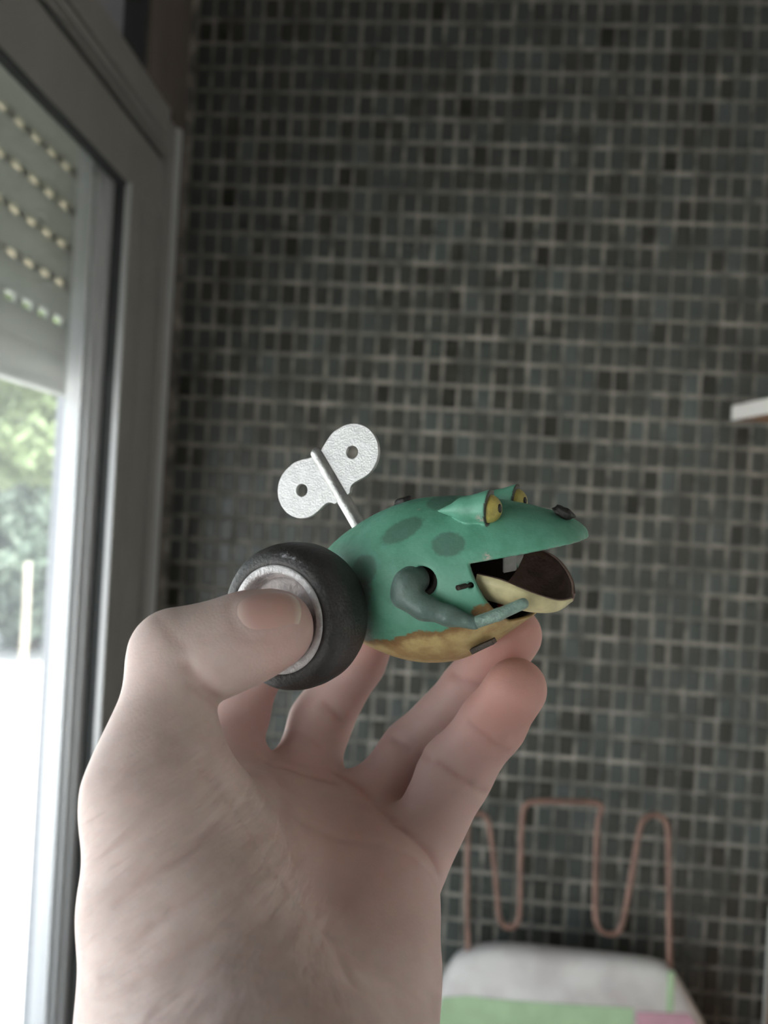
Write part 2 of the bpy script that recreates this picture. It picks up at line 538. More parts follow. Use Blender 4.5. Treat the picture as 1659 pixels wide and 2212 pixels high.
# --- roller shutter outside the pane
SX = -.505
sh = thing('roller_shutter', 'pale grey roller shutter half lowered outside the window, rows of light slots', 'roller shutter', (SX, .1, 1.586))
rows = [1.879 + .0502 * k for k in range(9)][::-1]
SY0, SY1 = WY0, 1.035
def slat(z0, z1, slots):
    bm = bmesh.new()
    nseg = 6
    ztop = z1 - (.010 if slots else .0015)
    prof = []
    for k in range(nseg + 1):
        t = k / nseg
        prof.append((.0035 * math.sin(math.pi * t), z0 + (ztop - z0) * t))
    ring = [(SX + a, z) for a, z in prof] + [(SX - .009, z) for a, z in prof[::-1]]
    lo = [bm.verts.new((x - SX, SY0 - .1, z - 1.586)) for x, z in ring]
    hi = [bm.verts.new((x - SX, SY1 - .1, z - 1.586)) for x, z in ring]
    k = len(ring)
    for i in range(k):
        bm.faces.new((lo[i], lo[(i + 1) % k], hi[(i + 1) % k], hi[i]))
    bm.faces.new(lo); bm.faces.new(hi[::-1])
    if slots:          # bridges between the slots, the slots themselves stay open
        y = .969 + .0115
        first = True
        pitch = .0372
        box_bm(bm, -.006, -.002, y - .1, SY1 - .1, ztop - 1.586 - .001, z1 - 1.586 + .001)
        while y - pitch > SY0:
            ye = y - .0225
            box_bm(bm, -.006, -.002, y - pitch - .1, ye - .1, ztop - 1.586 - .001, z1 - 1.586 + .001)
            y -= pitch
    bmesh.ops.recalc_face_normals(bm, faces=bm.faces)
    me = bpy.data.meshes.new('slat'); bm.to_mesh(me); bm.free()
    return new_obj('slat', me, M['shutter'], sh)
zz = [1.586, 1.632] + [1.678 + .0502 * k for k in range(8)]
M['slot_web'] = mat_plain('thin_beige_hook_strip', (.62, .58, .48), .5)
_n = M['slot_web'].node_tree.nodes; _l = M['slot_web'].node_tree.links
_t = _n.new('ShaderNodeBsdfTranslucent'); _t.inputs[0].default_value = (.66, .61, .50, 1)
_x = _n.new('ShaderNodeMixShader'); _x.inputs[0].default_value = .75
_l.new(_n['Principled BSDF'].outputs[0], _x.inputs[1]); _l.new(_t.outputs[0], _x.inputs[2]); _l.new(_x.outputs[0], _n['Material Output'].inputs['Surface'])
for k in range(len(zz) - 1):
    so_ = slat(zz[k], zz[k + 1], k >= 1)
    if k >= 2:      # slots of the lifted slats are closed behind by the next slat's thin hook
        bm = bmesh.new(); box_bm(bm, -.0095, -.0087, SY0 - .1, SY1 - .1, zz[k + 1] - .013 - 1.586, zz[k + 1] + .002 - 1.586)
        me = bpy.data.meshes.new('hook_strip'); bm.to_mesh(me); bm.free()
        new_obj('hook_strip', me, M['slot_web'], so_)
bo = box('bottom_bar', SX - .012, SX + .007, SY0, SY1, 1.578, 1.590, M['shutter'], sh, .002)
box('guide_rail', SX - .02, SX + .012, 1.012, 1.045, WZ0, 2.05, M['guide'], sh, .002)
box('guide_rail', SX - .02, SX + .012, WY0 - .03, WY0 + .01, WZ0, 2.05, M['frame_light'], sh, .002)
struct(box('wall_outer', -.535, -.47, 1.047, D, 0, ZT, M['plaster']))

# ------------------------------------------------------------------ outside
struct(box('ground_terrace', -70, -.53, -60, 70, -.12, -.02, M['concrete']))


def foliage(n, rx, ry, rz, size, seed):
    r = np.random.default_rng(seed)
    d = r.normal(size=(n, 3)); d /= np.linalg.norm(d, axis=1)[:, None]
    lump = 1 + .22 * np.sin(d[:, 0] * 5 + seed) * np.cos(d[:, 1] * 4) + .15 * np.sin(d[:, 2] * 9)
    c = d * (r.uniform(.55, 1.0, n) ** .5 * lump)[:, None] * np.array([rx, ry, rz])
    a = r.normal(size=(n, 3)); a /= np.linalg.norm(a, axis=1)[:, None]
    b = np.cross(a, r.normal(size=(n, 3))); b /= np.linalg.norm(b, axis=1)[:, None]
    s = size * r.uniform(.6, 1.3, n)[:, None]
    V = np.stack([c - a * s, c + b * s * .45, c + a * s, c - b * s * .45], 1).reshape(-1, 3)
    Q = np.arange(4 * n).reshape(-1, 4)
    return np_mesh(V, Q, 'foliage', smooth=False)


def tree(name, label, x, y, h, rx, rz, mat, seed, n=5000, size=.09):
    t = thing(name, label, 'tree' if 'tree' in name else 'shrub', (x, y, -.02), 'greenery beyond the terrace')
    me = tube([(0, 0, 0), (.05, 0, h * .4), (0, .04, h * .8)], [.11, .08, .04], 8, 4); new_obj('trunk', me, M['bark'], t)
    f = new_obj('foliage', foliage(n, rx, rx, rz, size, seed), mat, t); f.location = (0, 0, h); f['kind'] = 'stuff'
    return t


tree('broadleaf_tree', 'sunlit bright green leafy tree seen through the window pane', -4.6, 9.0, 2.75, 1.5, 1.30, M['leaf'], 3, 9000)
tree('broadleaf_tree', 'tall leafy tree standing behind the sunlit tree outside', -9.2, 14.2, 3.6, 2.6, 2.4, M['leaf'], 5, 9000, .13)
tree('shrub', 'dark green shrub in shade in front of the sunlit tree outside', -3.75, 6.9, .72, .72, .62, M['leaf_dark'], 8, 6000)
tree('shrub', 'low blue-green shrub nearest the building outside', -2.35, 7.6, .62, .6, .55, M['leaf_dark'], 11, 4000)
for (x, y, lab) in ((-2.92, 5.35, 'thin weathered wooden post standing before the dark shrub outside'), (-2.62, 5.5, 'thin pale wooden post standing before the low blue-green shrub')):
    me = tube([(0, 0, 0), (.01, 0, .5), (0, 0, .95)], [.03, .028, .025], 8, 3)
    o = new_obj('post', me, M['post']); o.location = (x, y, -.02); tag(o, lab, 'post')
lw = box('garden_wall', -7.5, -4.75, 7.3, 7.45, -.02, .90, mat_plain('pale_render', (.72, .71, .70), .8, noise=.05), None, .01)
tag(lw, 'low pale rendered garden wall beside the dark shrub outside', 'garden wall')

# ------------------------------------------------------------------ ironing board, shelf, cabinet
def mat_cover():
    m, n, l, p = mat_new('printed_cotton_cover')
    tc = n.new('ShaderNodeTexCoord')
    tx = n.new('ShaderNodeTexNoise'); tx.inputs['Scale'].default_value = 14; tx.inputs['Detail'].default_value = 4
    l.new(tc.outputs['Object'], tx.inputs['Vector'])
    rp = n.new('ShaderNodeValToRGB')
    rp.color_ramp.elements[0].position = .3; rp.color_ramp.elements[0].color = (.48, .44, .43, 1)
    rp.color_ramp.elements[1].position = .6; rp.color_ramp.elements[1].color = (.66, .64, .61, 1)
    l.new(tx.outputs['Fac'], rp.inputs[0])
    l.new(rp.outputs[0], p.inputs['Base Color'])
    p.inputs['Roughness'].default_value = .9
    return m


M['cover'] = mat_cover()
M['patch_green'] = mat_plain('cover_print_green', (.40, .56, .34), .9, noise=.12, scale=30)
M['patch_pink'] = mat_plain('cover_print_pink', (.54, .31, .37), .9, noise=.1, scale=30)
IY = 1.055      # plane of the board's top end (leans back on the wall lower down)
def ib(px, py, y=IY): return on_y(px, py, y)
base = ib(1230, 2212); base[2] -= .78
ib_t = thing('ironing_board', 'ironing board stood on end against the tiles, white cover with green and pink patches', 'ironing board', base)
outline = [(885, 2330), (918, 2212), (948, 2135), (968, 2098), (985, 2072), (1015, 2056), (1065, 2048), (1130, 2050), (1200, 2058), (1300, 2068), (1400, 2079), (1445, 2090), (1462, 2108), (1482, 2140), (1505, 2180), (1525, 2215), (1560, 2330)]
O2 = [ib(*q)[[0, 2]] - base[[0, 2]] for q in outline]
# continue down as a full-length board tapering to its feet
O2 = [np.array([-.205, .02]), np.array([-.215, .45])] + O2 + [np.array([.205, .45]), np.array([.195, .02])]


def smooth_poly(P, it=2):
    P = np.array(P)
    for _ in range(it):
        Qn = [P[0]]
        for a, b in zip(P[:-1], P[1:]):
            Qn += [.75 * a + .25 * b, .25 * a + .75 * b]
        Qn.append(P[-1]); P = np.array(Qn)
    return P


O2 = smooth_poly(O2, 2)
def slab(O, y0, y1, inset):
    c = O.mean(0)
    V, Fc = [], []
    k = len(O)
    nr = np.roll(O, -1, 0) - np.roll(O, 1, 0); nr = np.stack([-nr[:, 1], nr[:, 0]], 1); nr /= np.linalg.norm(nr, axis=1)[:, None]
    if ((O + nr * .01 - c) ** 2).sum() > ((O - c) ** 2).sum(): nr = -nr
    layers = [(inset, y0), (inset * .35, y0 + .005), (0, y0 + .011), (0, y1 - .006), (inset * .5, y1)]
    for ins, y in layers:
        for q, nn in zip(O, nr): V.append((q[0] + nn[0] * ins, y, q[1] + nn[1] * ins))
    for a in range(len(layers) - 1):
        for i in range(k):
            Fc.append((a * k + i, a * k + (i + 1) % k, (a + 1) * k + (i + 1) % k, (a + 1) * k + i))
    Fc.append(tuple(range(k))); Fc.append(tuple(range((len(layers) - 1) * k, len(layers) * k))[::-1])
    me = mesh_from(V, Fc, smooth=True)
    bm = bmesh.new(); bm.from_mesh(me); bmesh.ops.recalc_face_normals(bm, faces=bm.faces); bm.to_mesh(me); bm.free()
    return me
cv = new_obj('cover', slab(O2, -.012, .022, .012), M['cover'], ib_t)


def patch(pts, mat, name):
    Q = [ib(px, py, IY - .0128) for px, py in pts]
    V = [(q[0] - base[0], -.0135, q[2] - base[2]) for q in Q] + [(q[0] - base[0], -.0115, q[2] - base[2]) for q in Q]
    k = len(Q)
    Fc = [tuple(range(k))[::-1], tuple(range(k, 2 * k))] + [(i, (i + 1) % k, k + (i + 1) % k, k + i) for i in range(k)]
    o = new_obj(name, mesh_from(V, Fc), mat, cv)
    return o
patch([(955, 2156), (1010, 2152), (1080, 2160), (1160, 2166), (1260, 2172), (1368, 2178), (1366, 2330), (905, 2330), (935, 2215)], M['patch_green'], 'green_patch')
patch([(1376, 2186), (1440, 2188), (1488, 2190), (1512, 2225), (1545, 2330), (1376, 2330)], M['patch_pink'], 'pink_patch')
patch([(1443, 2098), (1456, 2100), (1455, 2150), (1453, 2186), (1440, 2186), (1441, 2140)], M['patch_green'], 'green_stripe')
box('foot_tube', base[0] - .16, base[0] - .135, IY + .022, IY + .047, 0.0, .75, mat_plain('grey_tube', (.3, .3, .3), .4, metal=.6), None, .004).parent = ib_t
o = COL.objects['foot_tube']; o.location = Vector(o.location) - Vector(base)
o2 = o.copy(); COL.objects.link(o2); o2.location = o.location + Vector((.30, 0, 0))
wire_px = [(1012, 2120), (1011, 2050), (1009, 1960), (1010, 1860), (1011, 1790), (1015, 1764), (1030, 1757), (1044, 1760), (1055, 1776), (1062, 1820), (1070, 1890), (1077, 1970), (1083, 1993), (1095, 2002), (1108, 2001), (1119, 1990), (1123, 1960), (1124, 1890), (1126, 1800), (1130, 1752), (1140, 1736), (1160, 1731), (1220, 1731), (1280, 1733), (1297, 1739), (1298, 1752), (1291, 1775), (1288, 1830), (1286, 1900), (1286, 1975), (1293, 2003), (1310, 2016), (1326, 2017), (1340, 2006), (1350, 1970), (1366, 1880), (1381, 1795), (1392, 1769), (1411, 1760), (1430, 1766), (1442, 1788), (1444, 1850), (1445, 1950), (1446, 2050), (1447, 2125)]
wp = [ib(px, py, IY + .008 + .03 * max(0, (2050 - py) / 300.)) - base for px, py in wire_px]
new_obj('iron_rest', tube(wp, .0038, 10, 4), M['wire'], ib_t)

# shelf on the right wall: slanting white front edge, brown wood beneath
def bydepth(px, py, dep): return at(px, py, dep)
s_far_t = on_y(1580, 876, 1.125); s_far_b = on_y(1583, 908, 1.125)
ang = math.radians(12.5)
dirv = np.array([math.sin(ang), -math.cos(ang)])
p0 = s_far_t[:2]; z1s = s_far_t[2]; z0s = s_far_b[2]
L = (XR - .004 - p0[0]) / dirv[0]
L = min(L, .55)
pA = p0; pB = p0 + dirv * L
st = thing('wall_shelf', 'brown wooden shelf with a slanting white front edge high beside the tiles', 'shelf', (XR, p0[1] - .2, z0s))
def prism(poly, z0, z1, off):
    k = len(poly)
    V = [(p[0] - off[0], p[1] - off[1], z0 - off[2]) for p in poly] + [(p[0] - off[0], p[1] - off[1], z1 - off[2]) for p in poly]
    Fc = [tuple(range(k))[::-1], tuple(range(k, 2 * k))] + [(i, (i + 1) % k, k + (i + 1) % k, k + i) for i in range(k)]
    me = mesh_from(V, Fc)
    bm = bmesh.new(); bm.from_mesh(me); bmesh.ops.recalc_face_normals(bm, faces=bm.faces)
    bm.to_mesh(me); bm.free(); return me
nrm2 = np.array([-dirv[1], dirv[0]]); nrm2 = nrm2 if nrm2[0] > 0 else -nrm2
e = .004
new_obj('shelf_board', prism([pA + nrm2 * e, pB + nrm2 * e, (XR, pB[1]), (XR, pA[1] + .005)], z0s + .0005, z1s - .0005, st.location), M['wood'], st)
eb = new_obj('edge_band', prism([pA, pB, pB + nrm2 * e, pA + nrm2 * e], z0s, z1s, st.location), M['white_edge'], st)
bv = eb.modifiers.new('bevel', 'BEVEL'); bv.width = .0015; bv.segments = 2

c0 = on_y(1652, 1985, 1.148)
cb = thing('cabinet', 'low brown wooden cabinet with a white back edge in the corner of the tiled wall', 'cabinet', (XR - .03, 1.0, 0))
cx0 = on_y(1650, 2150, 1.148)[0]
cz = on_y(1655, 1955, 1.148)[2]
box('side_panel', cx0 + .003, cx0 + .021, .72, 1.143, 0, cz, M['wood'], cb, .001)
box('back_edge', cx0, cx0 + .012, 1.1435, 1.1475, 0, cz, M['white_edge'], cb, .0005)
box('top_panel', cx0, XR - .001, .71, 1.145, cz, cz + .018, M['wood'], cb, .001)
box('door', cx0 + .022, XR - .002, .712, .732, .06, cz - .004, M['wood'], cb, .001)

# ------------------------------------------------------------------ the wind-up frog
FA, FB, FE = math.radians(25), math.radians(5), math.radians(0)
fy = np.array([math.sin(FA) * math.cos(FB), math.sin(FB), -math.cos(FA) * math.cos(FB)])   # towards the far side
fx = np.array([math.cos(FA), math.tan(FE), math.sin(FA)]); fx -= fx.dot(fy) * fy; fx /= np.linalg.norm(fx)
fz = np.cross(fx, fy)
FR = np.stack([fx, fy, fz], 1)                # local -> camera (cm)
FO = cc(940, 1250, 17.5)
def f2px(L):
    c = FR @ np.asarray(L, float) + FO
    return CX + F_PX * c[0] / -c[2], CY - F_PX * c[1] / -c[2]
def cam2loc(c): return FR.T @ (np.asarray(c, float) - FO)
def px2loc(px, py, dep): return cam2loc(cc(px, py, dep))
def px_on_y(px, py, y):
    """ray through a pixel meets the frog-local plane y = const"""
    o = FR.T @ (-FO); v = FR.T @ cc(px, py, 1.0)
    return o + v * ((y - o[1]) / v[1])

zt = curve_fn([-3.05, -2.95, -2.66, -2.25, -1.82, -1.08, -.47, .23, 1.24, 1.78, 2.41, 2.92, 3.22, 3.36, 3.43],
              [-.18, .12, .62, .99, 1.26, 1.62, 1.81, 1.88, 1.84, 1.76, 1.62, 1.46, 1.30, 1.18, 1.08])
zb = curve_fn([-3.05, -2.95, -2.6, -2.2, -1.7, -1.05, -.1, .7, 1.47, 2.0, 2.6, 3.2, 3.43],
              [-.38, -.66, -1.02, -1.28, -1.52, -1.75, -1.88, -1.74, -1.30, -.90, -.45, .2, .5])
zm = curve_fn([-3.05, -2, -1, 0, 1, 1.6, 2.2, 3.0, 3.43], [-.28, -.15, -.1, -.1, .05, .30, .54, .80, .93])
wd = curve_fn([-3.05, -2.95, -2.6, -2.0, -1.2, -.3, .6, 1.3, 2.0, 2.6, 3.0, 3.25, 3.38, 3.43],
              [.02, .38, .85, 1.28, 1.60, 1.74, 1.70, 1.60, 1.44, 1.22, .96, .70, .40, .05])


def frog_r(P):
    x, y, z = P[..., 0], P[..., 1], P[..., 2]
    a, b, c, w = zt(x), zb(x), zm(x), wd(x)
    q = np.where(z > c, (z - c) / np.maximum(a - c, .02), (c - z) / np.maximum(c - b, .02))
    return (np.abs(y / np.maximum(w, .02)) ** 2.15 + np.abs(q) ** 2.15) ** (1 / 2.15)


EYE_N = px_on_y(1061, 1096, -1.02)
EYE_T = px_on_y(944, 1101, -1.12)
EYE_N = np.array([EYE_N[0], -1.02, EYE_N[2]])


def frog_outer(P):
    x = P[..., 0]
    r = frog_r(P)
    f = (r - 1) * np.clip(np.minimum(wd(x), (zt(x) - zb(x)) * .5), .15, 2) * .9
    f = np.maximum(f, np.maximum(x - 3.43, -3.05 - x))
    for s in (-1, 1):            # hooded eyelids
        a = np.array([EYE_T[0], EYE_T[1] * -s, EYE_T[2] - .03]); b = np.array([EYE_N[0] + .05, EYE_N[1] * -s, EYE_N[2]])
        mdl = .5 * (a + b) + np.array([.02, 0, .0])
        d = smin(sd_cone(P, a, mdl, .015, .255), sd_cone(P, mdl, b, .255, .385), .1)
        d = np.maximum(d, P[..., 0] - (EYE_N[0] - .02) - .12 * (P[..., 2] - EYE_N[2]))
        f = np.minimum(f, d)
    return f


ZU = lambda x: .60 + (x - 1.33) * .178
SHO = [None]


def frog_sdf(P):
    x, y, z = P[..., 0], P[..., 1], P[..., 2]
    f = frog_outer(P)
    r = frog_r(P)
    cav = np.maximum((r - .90) * 1.3, np.maximum(.2 - x, x - 3.1))      # hollow head
    mouth = np.maximum(z - ZU(x), (1.33 + (.60 - z) * .32 + .12 * (.60 - z) ** 2) - x)        # wedge of the open mouth
    f = np.maximum(f, -cav)
    mouth = np.maximum(mouth, -.66 - z)
    f = np.maximum(f, -mouth)
    return f


def trace(px, py, fn=frog_outer, t0=13.0, t1=21.0):
    v = FR.T @ cc(px, py, 1.0); o = FR.T @ (-FO)
    t = np.linspace(t0, t1, 1600)
    P = (o[None] + v[None] * t[:, None]).astype(np.float32)
    f = fn(P)
    i = np.argmax(f < 0)
    return P[i].astype(float) if f[i] < 0 else None


S1 = trace(912, 1257); PIN = trace(1017, 1265)
hole_n = np.array([.25, -1., .0]); hole_n /= np.linalg.norm(hole_n)


def frog_full(P):
    f = frog_sdf(P)
    f = np.maximum(f, -sd_cone(P, S1 - hole_n * .9, S1 + hole_n * .6, .31, .31))      # shoulder hole
    f = np.maximum(f, -sd_cone(P, PIN - hole_n * .4, PIN + hole_n * .4, .065, .065))  # pin hole
    return f


h = .034
lo, hi = (-3.2, -1.9, -2.05), (3.6, 1.9, 2.2)
GP = grid(lo, hi, h)
V, Q = surface_nets(frog_full(GP), lo, h)
V = relax(V, Q, 2, .35)
print('frog verts', len(V))


def smoothstep(a, b, x):
    t = np.clip((x - a) / (b - a), 0, 1); return t * t * (3 - 2 * t)


# painted areas as surface masks in the frog's own space
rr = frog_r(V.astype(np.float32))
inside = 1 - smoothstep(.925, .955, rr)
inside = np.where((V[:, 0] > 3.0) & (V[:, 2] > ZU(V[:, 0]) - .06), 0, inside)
lid = np.zeros(len(V))
for s in (-1, 1):
    b = np.array([EYE_N[0], EYE_N[1] * -s, EYE_N[2]])
    dd = np.linalg.norm(V - b, axis=1)
    inside = np.where(dd < .55, 0, inside)
    lid = np.maximum(lid, (np.abs(V[:, 0] - (b[0] - .02) - .12 * (V[:, 2] - b[2])) < .03) * (dd < .42) * 1.0)
spot = np.zeros(len(V))
for px, py, a, b, rot in ((868, 1146, .55, .24, .45), (968, 1176, .40, .27, .0), (785, 1232, .40, .34, .8), (955, 1080, .35, .25, .1), (1085, 1150, .0, .0, 0)):
    if a == 0: continue
    c = trace(px, py)
    if c is None: continue
    for s in (1, -1):
        dv = V - np.array([c[0], c[1] * s, c[2]])
        u1 = np.cos(rot) * dv[:, 0] + np.sin(rot) * dv[:, 2]
        u2 = -np.sin(rot) * dv[:, 0] + np.cos(rot) * dv[:, 2]
        spot = np.maximum(spot, 1 - smoothstep(.6, 1.25, np.sqrt((u1 / a) ** 2 + (u2 / b) ** 2 + (dv[:, 1] / .8) ** 2)))
# belly boundary: traced along the flank
bl = [trace(px, py) for px, py in ((800, 1384), (850, 1378), (900, 1368), (960, 1358), (1005, 1335), (1040, 1308), (1062, 1296))]
bl = [b for b in bl if b is not None]
bx = np.array([b[0] for b in bl]); bz = np.array([b[2] for b in bl]); so = np.argsort(bx)
bel = np.interp(V[:, 0], bx[so], bz[so]) - V[:, 2]
grey = smoothstep(-1.55, -2.1, V[:, 0]) if False else 1 - smoothstep(-1.15, -.45, V[:, 0] - .15 * V[:, 2])
grey = grey * (1 - smoothstep(-.1, .7, V[:, 2]))
lip = (1 - smoothstep(.0, .07, np.abs(V[:, 2] - ZU(V[:, 0])))) * (V[:, 0] > 1.35)
bare = np.zeros(len(V))
for px, py, a in ((1038, 1121, .14), (1052, 1203, .12), (905, 1100, .05)):
    c = trace(px, py)
    if c is None: continue
    bare = np.maximum(bare, 1 - smoothstep(.2, 1.0, np.linalg.norm(V - c, axis=1) / a))


def set_attr(me, name, arr):
    a = me.attributes.new(name, 'FLOAT', 'POINT'); a.data.foreach_set('value', np.ascontiguousarray(arr, np.float32))


def nodes_math(n, l, op, a, b=None, clamp=False):
    k = n.new('ShaderNodeMath'); k.operation = op; k.use_clamp = clamp
    for i, v in enumerate((a, b)):
        if v is None: continue
        if isinstance(v, (int, float)): k.inputs[i].default_value = v
        else: l.new(v, k.inputs[i])
    return k.outputs[0]


def mixc(n, l, fac, a, b):
    k = n.new('ShaderNodeMixRGB')
    for i, v in ((0, fac), (1, a), (2, b)):
        if isinstance(v, (int, float)): k.inputs[i].default_value = v
        elif isinstance(v, tuple): k.inputs[i].default_value = rgba(v)
        else: l.new(v, k.inputs[i])
    return k.outputs[0]


def ramp(n, l, src, a, b, ca=0.0, cb=1.0):
    k = n.new('ShaderNodeMapRange'); k.interpolation_type = 'SMOOTHSTEP'
    l.new(src, k.inputs[0])
    k.inputs[1].default_value = a; k.inputs[2].default_value = b; k.inputs[3].default_value = ca; k.inputs[4].default_value = cb
    return k.outputs[0]


def noise(n, l, vec, scale, detail=4, rough=.5):
    k = n.new('ShaderNodeTexNoise'); k.inputs['Scale'].default_value = scale; k.inputs['Detail'].default_value = detail; k.inputs['Roughness'].default_value = rough
    l.new(vec, k.inputs['Vector']); return k.outputs['Fac']


def mat_frog():
    m, n, l, p = mat_new('worn_green_toy_paint')
    tc = n.new('ShaderNodeTexCoord').outputs['Object']
    A = {}
    for k in ('spot', 'belly', 'grey', 'inside', 'lip', 'bare', 'lid'):
        a = n.new('ShaderNodeAttribute'); a.attribute_name = k; A[k] = a.outputs['Fac']
    n1 = noise(n, l, tc, 160, 6, .6); n2 = noise(n, l, tc, 900, 5, .65); n3 = noise(n, l, tc, 2600, 3, .6)
    col = mixc(n, l, ramp(n, l, n1, .3, .7), (.086, .285, .188), (.135, .375, .270))
    # dark brushed spots
    s = nodes_math(n, l, 'ADD', A['spot'], nodes_math(n, l, 'MULTIPLY', nodes_math(n, l, 'SUBTRACT', n2, .5), .9))
    col = mixc(n, l, ramp(n, l, s, .3, .85, 0, .62), col, (.060, .105, .085))
    # grey overspray at the rear
    g = nodes_math(n, l, 'ADD', A['grey'], nodes_math(n, l, 'MULTIPLY', nodes_math(n, l, 'SUBTRACT', n2, .5), .8))
    col = mixc(n, l, ramp(n, l, g, .25, .8, 0, .85), col, (.135, .135, .12))
    # yellow belly with rubbed brown edge
    b = nodes_math(n, l, 'ADD', A['belly'], nodes_math(n, l, 'MULTIPLY', nodes_math(n, l, 'SUBTRACT', n1, .5), .5))
    b = nodes_math(n, l, 'ADD', b, nodes_math(n, l, 'MULTIPLY', nodes_math(n, l, 'SUBTRACT', n2, .5), .22))
    bc = mixc(n, l, ramp(n, l, n1, .35, .7), (.36, .23, .10), (.55, .43, .20))
    bc = mixc(n, l, ramp(n, l, b, .02, .3), (.24, .13, .05), bc)
    col = mixc(n, l, ramp(n, l, b, -.03, .05), col, bc)
    # scratches and worn patches
    w = nodes_math(n, l, 'MULTIPLY', A['lip'], ramp(n, l, n2, .45, .6))
    col = mixc(n, l, nodes_math(n, l, 'MULTIPLY', w, .55), col, (.26, .26, .23))
    w = nodes_math(n, l, 'MULTIPLY', A['bare'], ramp(n, l, n3, .4, .55))
    col = mixc(n, l, w, col, (.42, .36, .31))
    col = mixc(n, l, ramp(n, l, n3, .68, .74, 0, .35), col, (.30, .42, .36))
    col = mixc(n, l, ramp(n, l, n3, .30, .26, 0, .5), col, (.02, .05, .035))
    col = mixc(n, l, A['lid'], col, (.055, .055, .045))
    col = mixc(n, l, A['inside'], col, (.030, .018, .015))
    l.new(col, p.inputs['Base Color'])
    l.new(ramp(n, l, n2, .3, .7, .38, .56), p.inputs['Roughness'])
    bp = n.new('ShaderNodeBump'); bp.inputs['Strength'].default_value = .25; bp.inputs['Distance'].default_value = .0003
    l.new(n2, bp.inputs['Height']); l.new(bp.outputs[0], p.inputs['Normal'])
    return m


M['frog'] = mat_frog()
fm = np.eye(4); fm[:3, :3] = RW @ FR; fm[:3, 3] = CAM + RW @ (FO * .01)
frog = thing('toy_frog', 'small worn green wind-up toy frog with yellow belly, open mouth, key and wheel', 'toy')
frog.matrix_world = Matrix(fm.tolist())
me = np_mesh(V * .01, Q, 'body'); me.materials.append(M['frog'])
for k, a in dict(spot=spot, belly=bel, grey=grey, inside=inside, lip=lip, bare=bare, lid=lid).items(): set_attr(me, k, a)
body = new_obj('body', me, None, frog)

M['yellow'] = mat_plain('yellow_eye_paint', (.44, .37, .10), .35, noise=.3, scale=500, bump=.2)
M['black'] = mat_plain('black_paint', (.012, .010, .009), .5, noise=.4, scale=600, bump=.4, bscale=900)
M['silver'] = mat_plain('silver_painted_metal', (.52, .52, .52), .42, metal=.55, noise=.10, scale=500, bump=.2, bscale=2500)
M['steel'] = mat_plain('grey_steel_shaft', (.40, .40, .39), .38, metal=.75, noise=.2, scale=400, bump=.2, bscale=1500)
M['rubber'] = mat_plain('worn_black_rubber', (.026, .025, .024), .48, bump=.25, bscale=1400)
_n = M['rubber'].node_tree.nodes; _l = M['rubber'].node_tree.links
_tc = _n.new('ShaderNodeTexCoord').outputs['Object']
_mk = nodes_math(_n, _l, 'MULTIPLY', ramp(_n, _l, noise(_n, _l, _tc, 95, 3, .5), .58, .70), ramp(_n, _l, noise(_n, _l, _tc, 700, 5, .7), .42, .62))
_c = mixc(_n, _l, ramp(_n, _l, noise(_n, _l, _tc, 300, 5, .6), .3, .7), (.017, .016, .016), (.036, .034, .032))
_c = mixc(_n, _l, nodes_math(_n, _l, 'MULTIPLY', _mk, .6), _c, (.12, .115, .12))
_sa = _n.new('ShaderNodeAttribute'); _sa.attribute_name = 'scuff'
_ms = ramp(_n, _l, nodes_math(_n, _l, 'ADD', _sa.outputs['Fac'], nodes_math(_n, _l, 'SUBTRACT', noise(_n, _l, _tc, 1100, 6, .7), .5)), .5, .85)
_l.new(mixc(_n, _l, _ms, _c, (.40, .40, .43)), _n['Principled BSDF'].inputs['Base Color'])
M['rim'] = mat_plain('dull_silver_rim_paint', (.66, .65, .66), .5, metal=.1, noise=.2, scale=400, bump=.6, bscale=900)
M['hub'] = mat_plain('brown_grey_hub', (.46, .41, .40), .5, metal=.1, noise=.25, scale=300, bump=.4, bscale=700)
M['arm'] = mat_plain('grey_green_arm_paint', (.115, .175, .155), .42, noise=.25, scale=350, bump=.2, bscale=1500)
M['forearm'] = mat_plain('pale_green_forearm_paint', (.22, .32, .275), .42, noise=.3, scale=500, bump=.4, bscale=1200)
M['jaw_out'] = mat_plain('cream_yellow_jaw_paint', (.62, .56, .32), .45, noise=.22, scale=260, bump=.15)
M['jaw_in'] = mat_plain('brown_mouth_paint', (.26, .17, .14), .5, noise=.3, scale=350, bump=.3)
M['rust'] = mat_plain('dark_brown_metal', (.045, .030, .022), .5, metal=.2, noise=.4, scale=600, bump=.3)
M['red'] = mat_plain('red_plastic', (.28, .03, .02), .5)


def sphere_me(r, sx=1, sy=1, sz=1, seg=32, lump=0, seed=0):
    bm = bmesh.new(); bmesh.ops.create_uvsphere(bm, u_segments=seg, v_segments=seg // 2, radius=1)
    rr_ = np.random.default_rng(seed); ph = rr_.uniform(0, 6, 6)
    for v in bm.verts:
        k = 1 + lump * (math.sin(v.co.x * 4 + ph[0]) * math.cos(v.co.y * 5 + ph[1]) + .6 * math.sin(v.co.z * 7 + ph[2] + v.co.x * 3))
        v.co = Vector((v.co.x * sx * r * k, v.co.y * sy * r * k, v.co.z * sz * r * k))
    me = bpy.data.meshes.new('s'); bm.to_mesh(me); bm.free()
    me.polygons.foreach_set('use_smooth', [True] * len(me.polygons)); return me


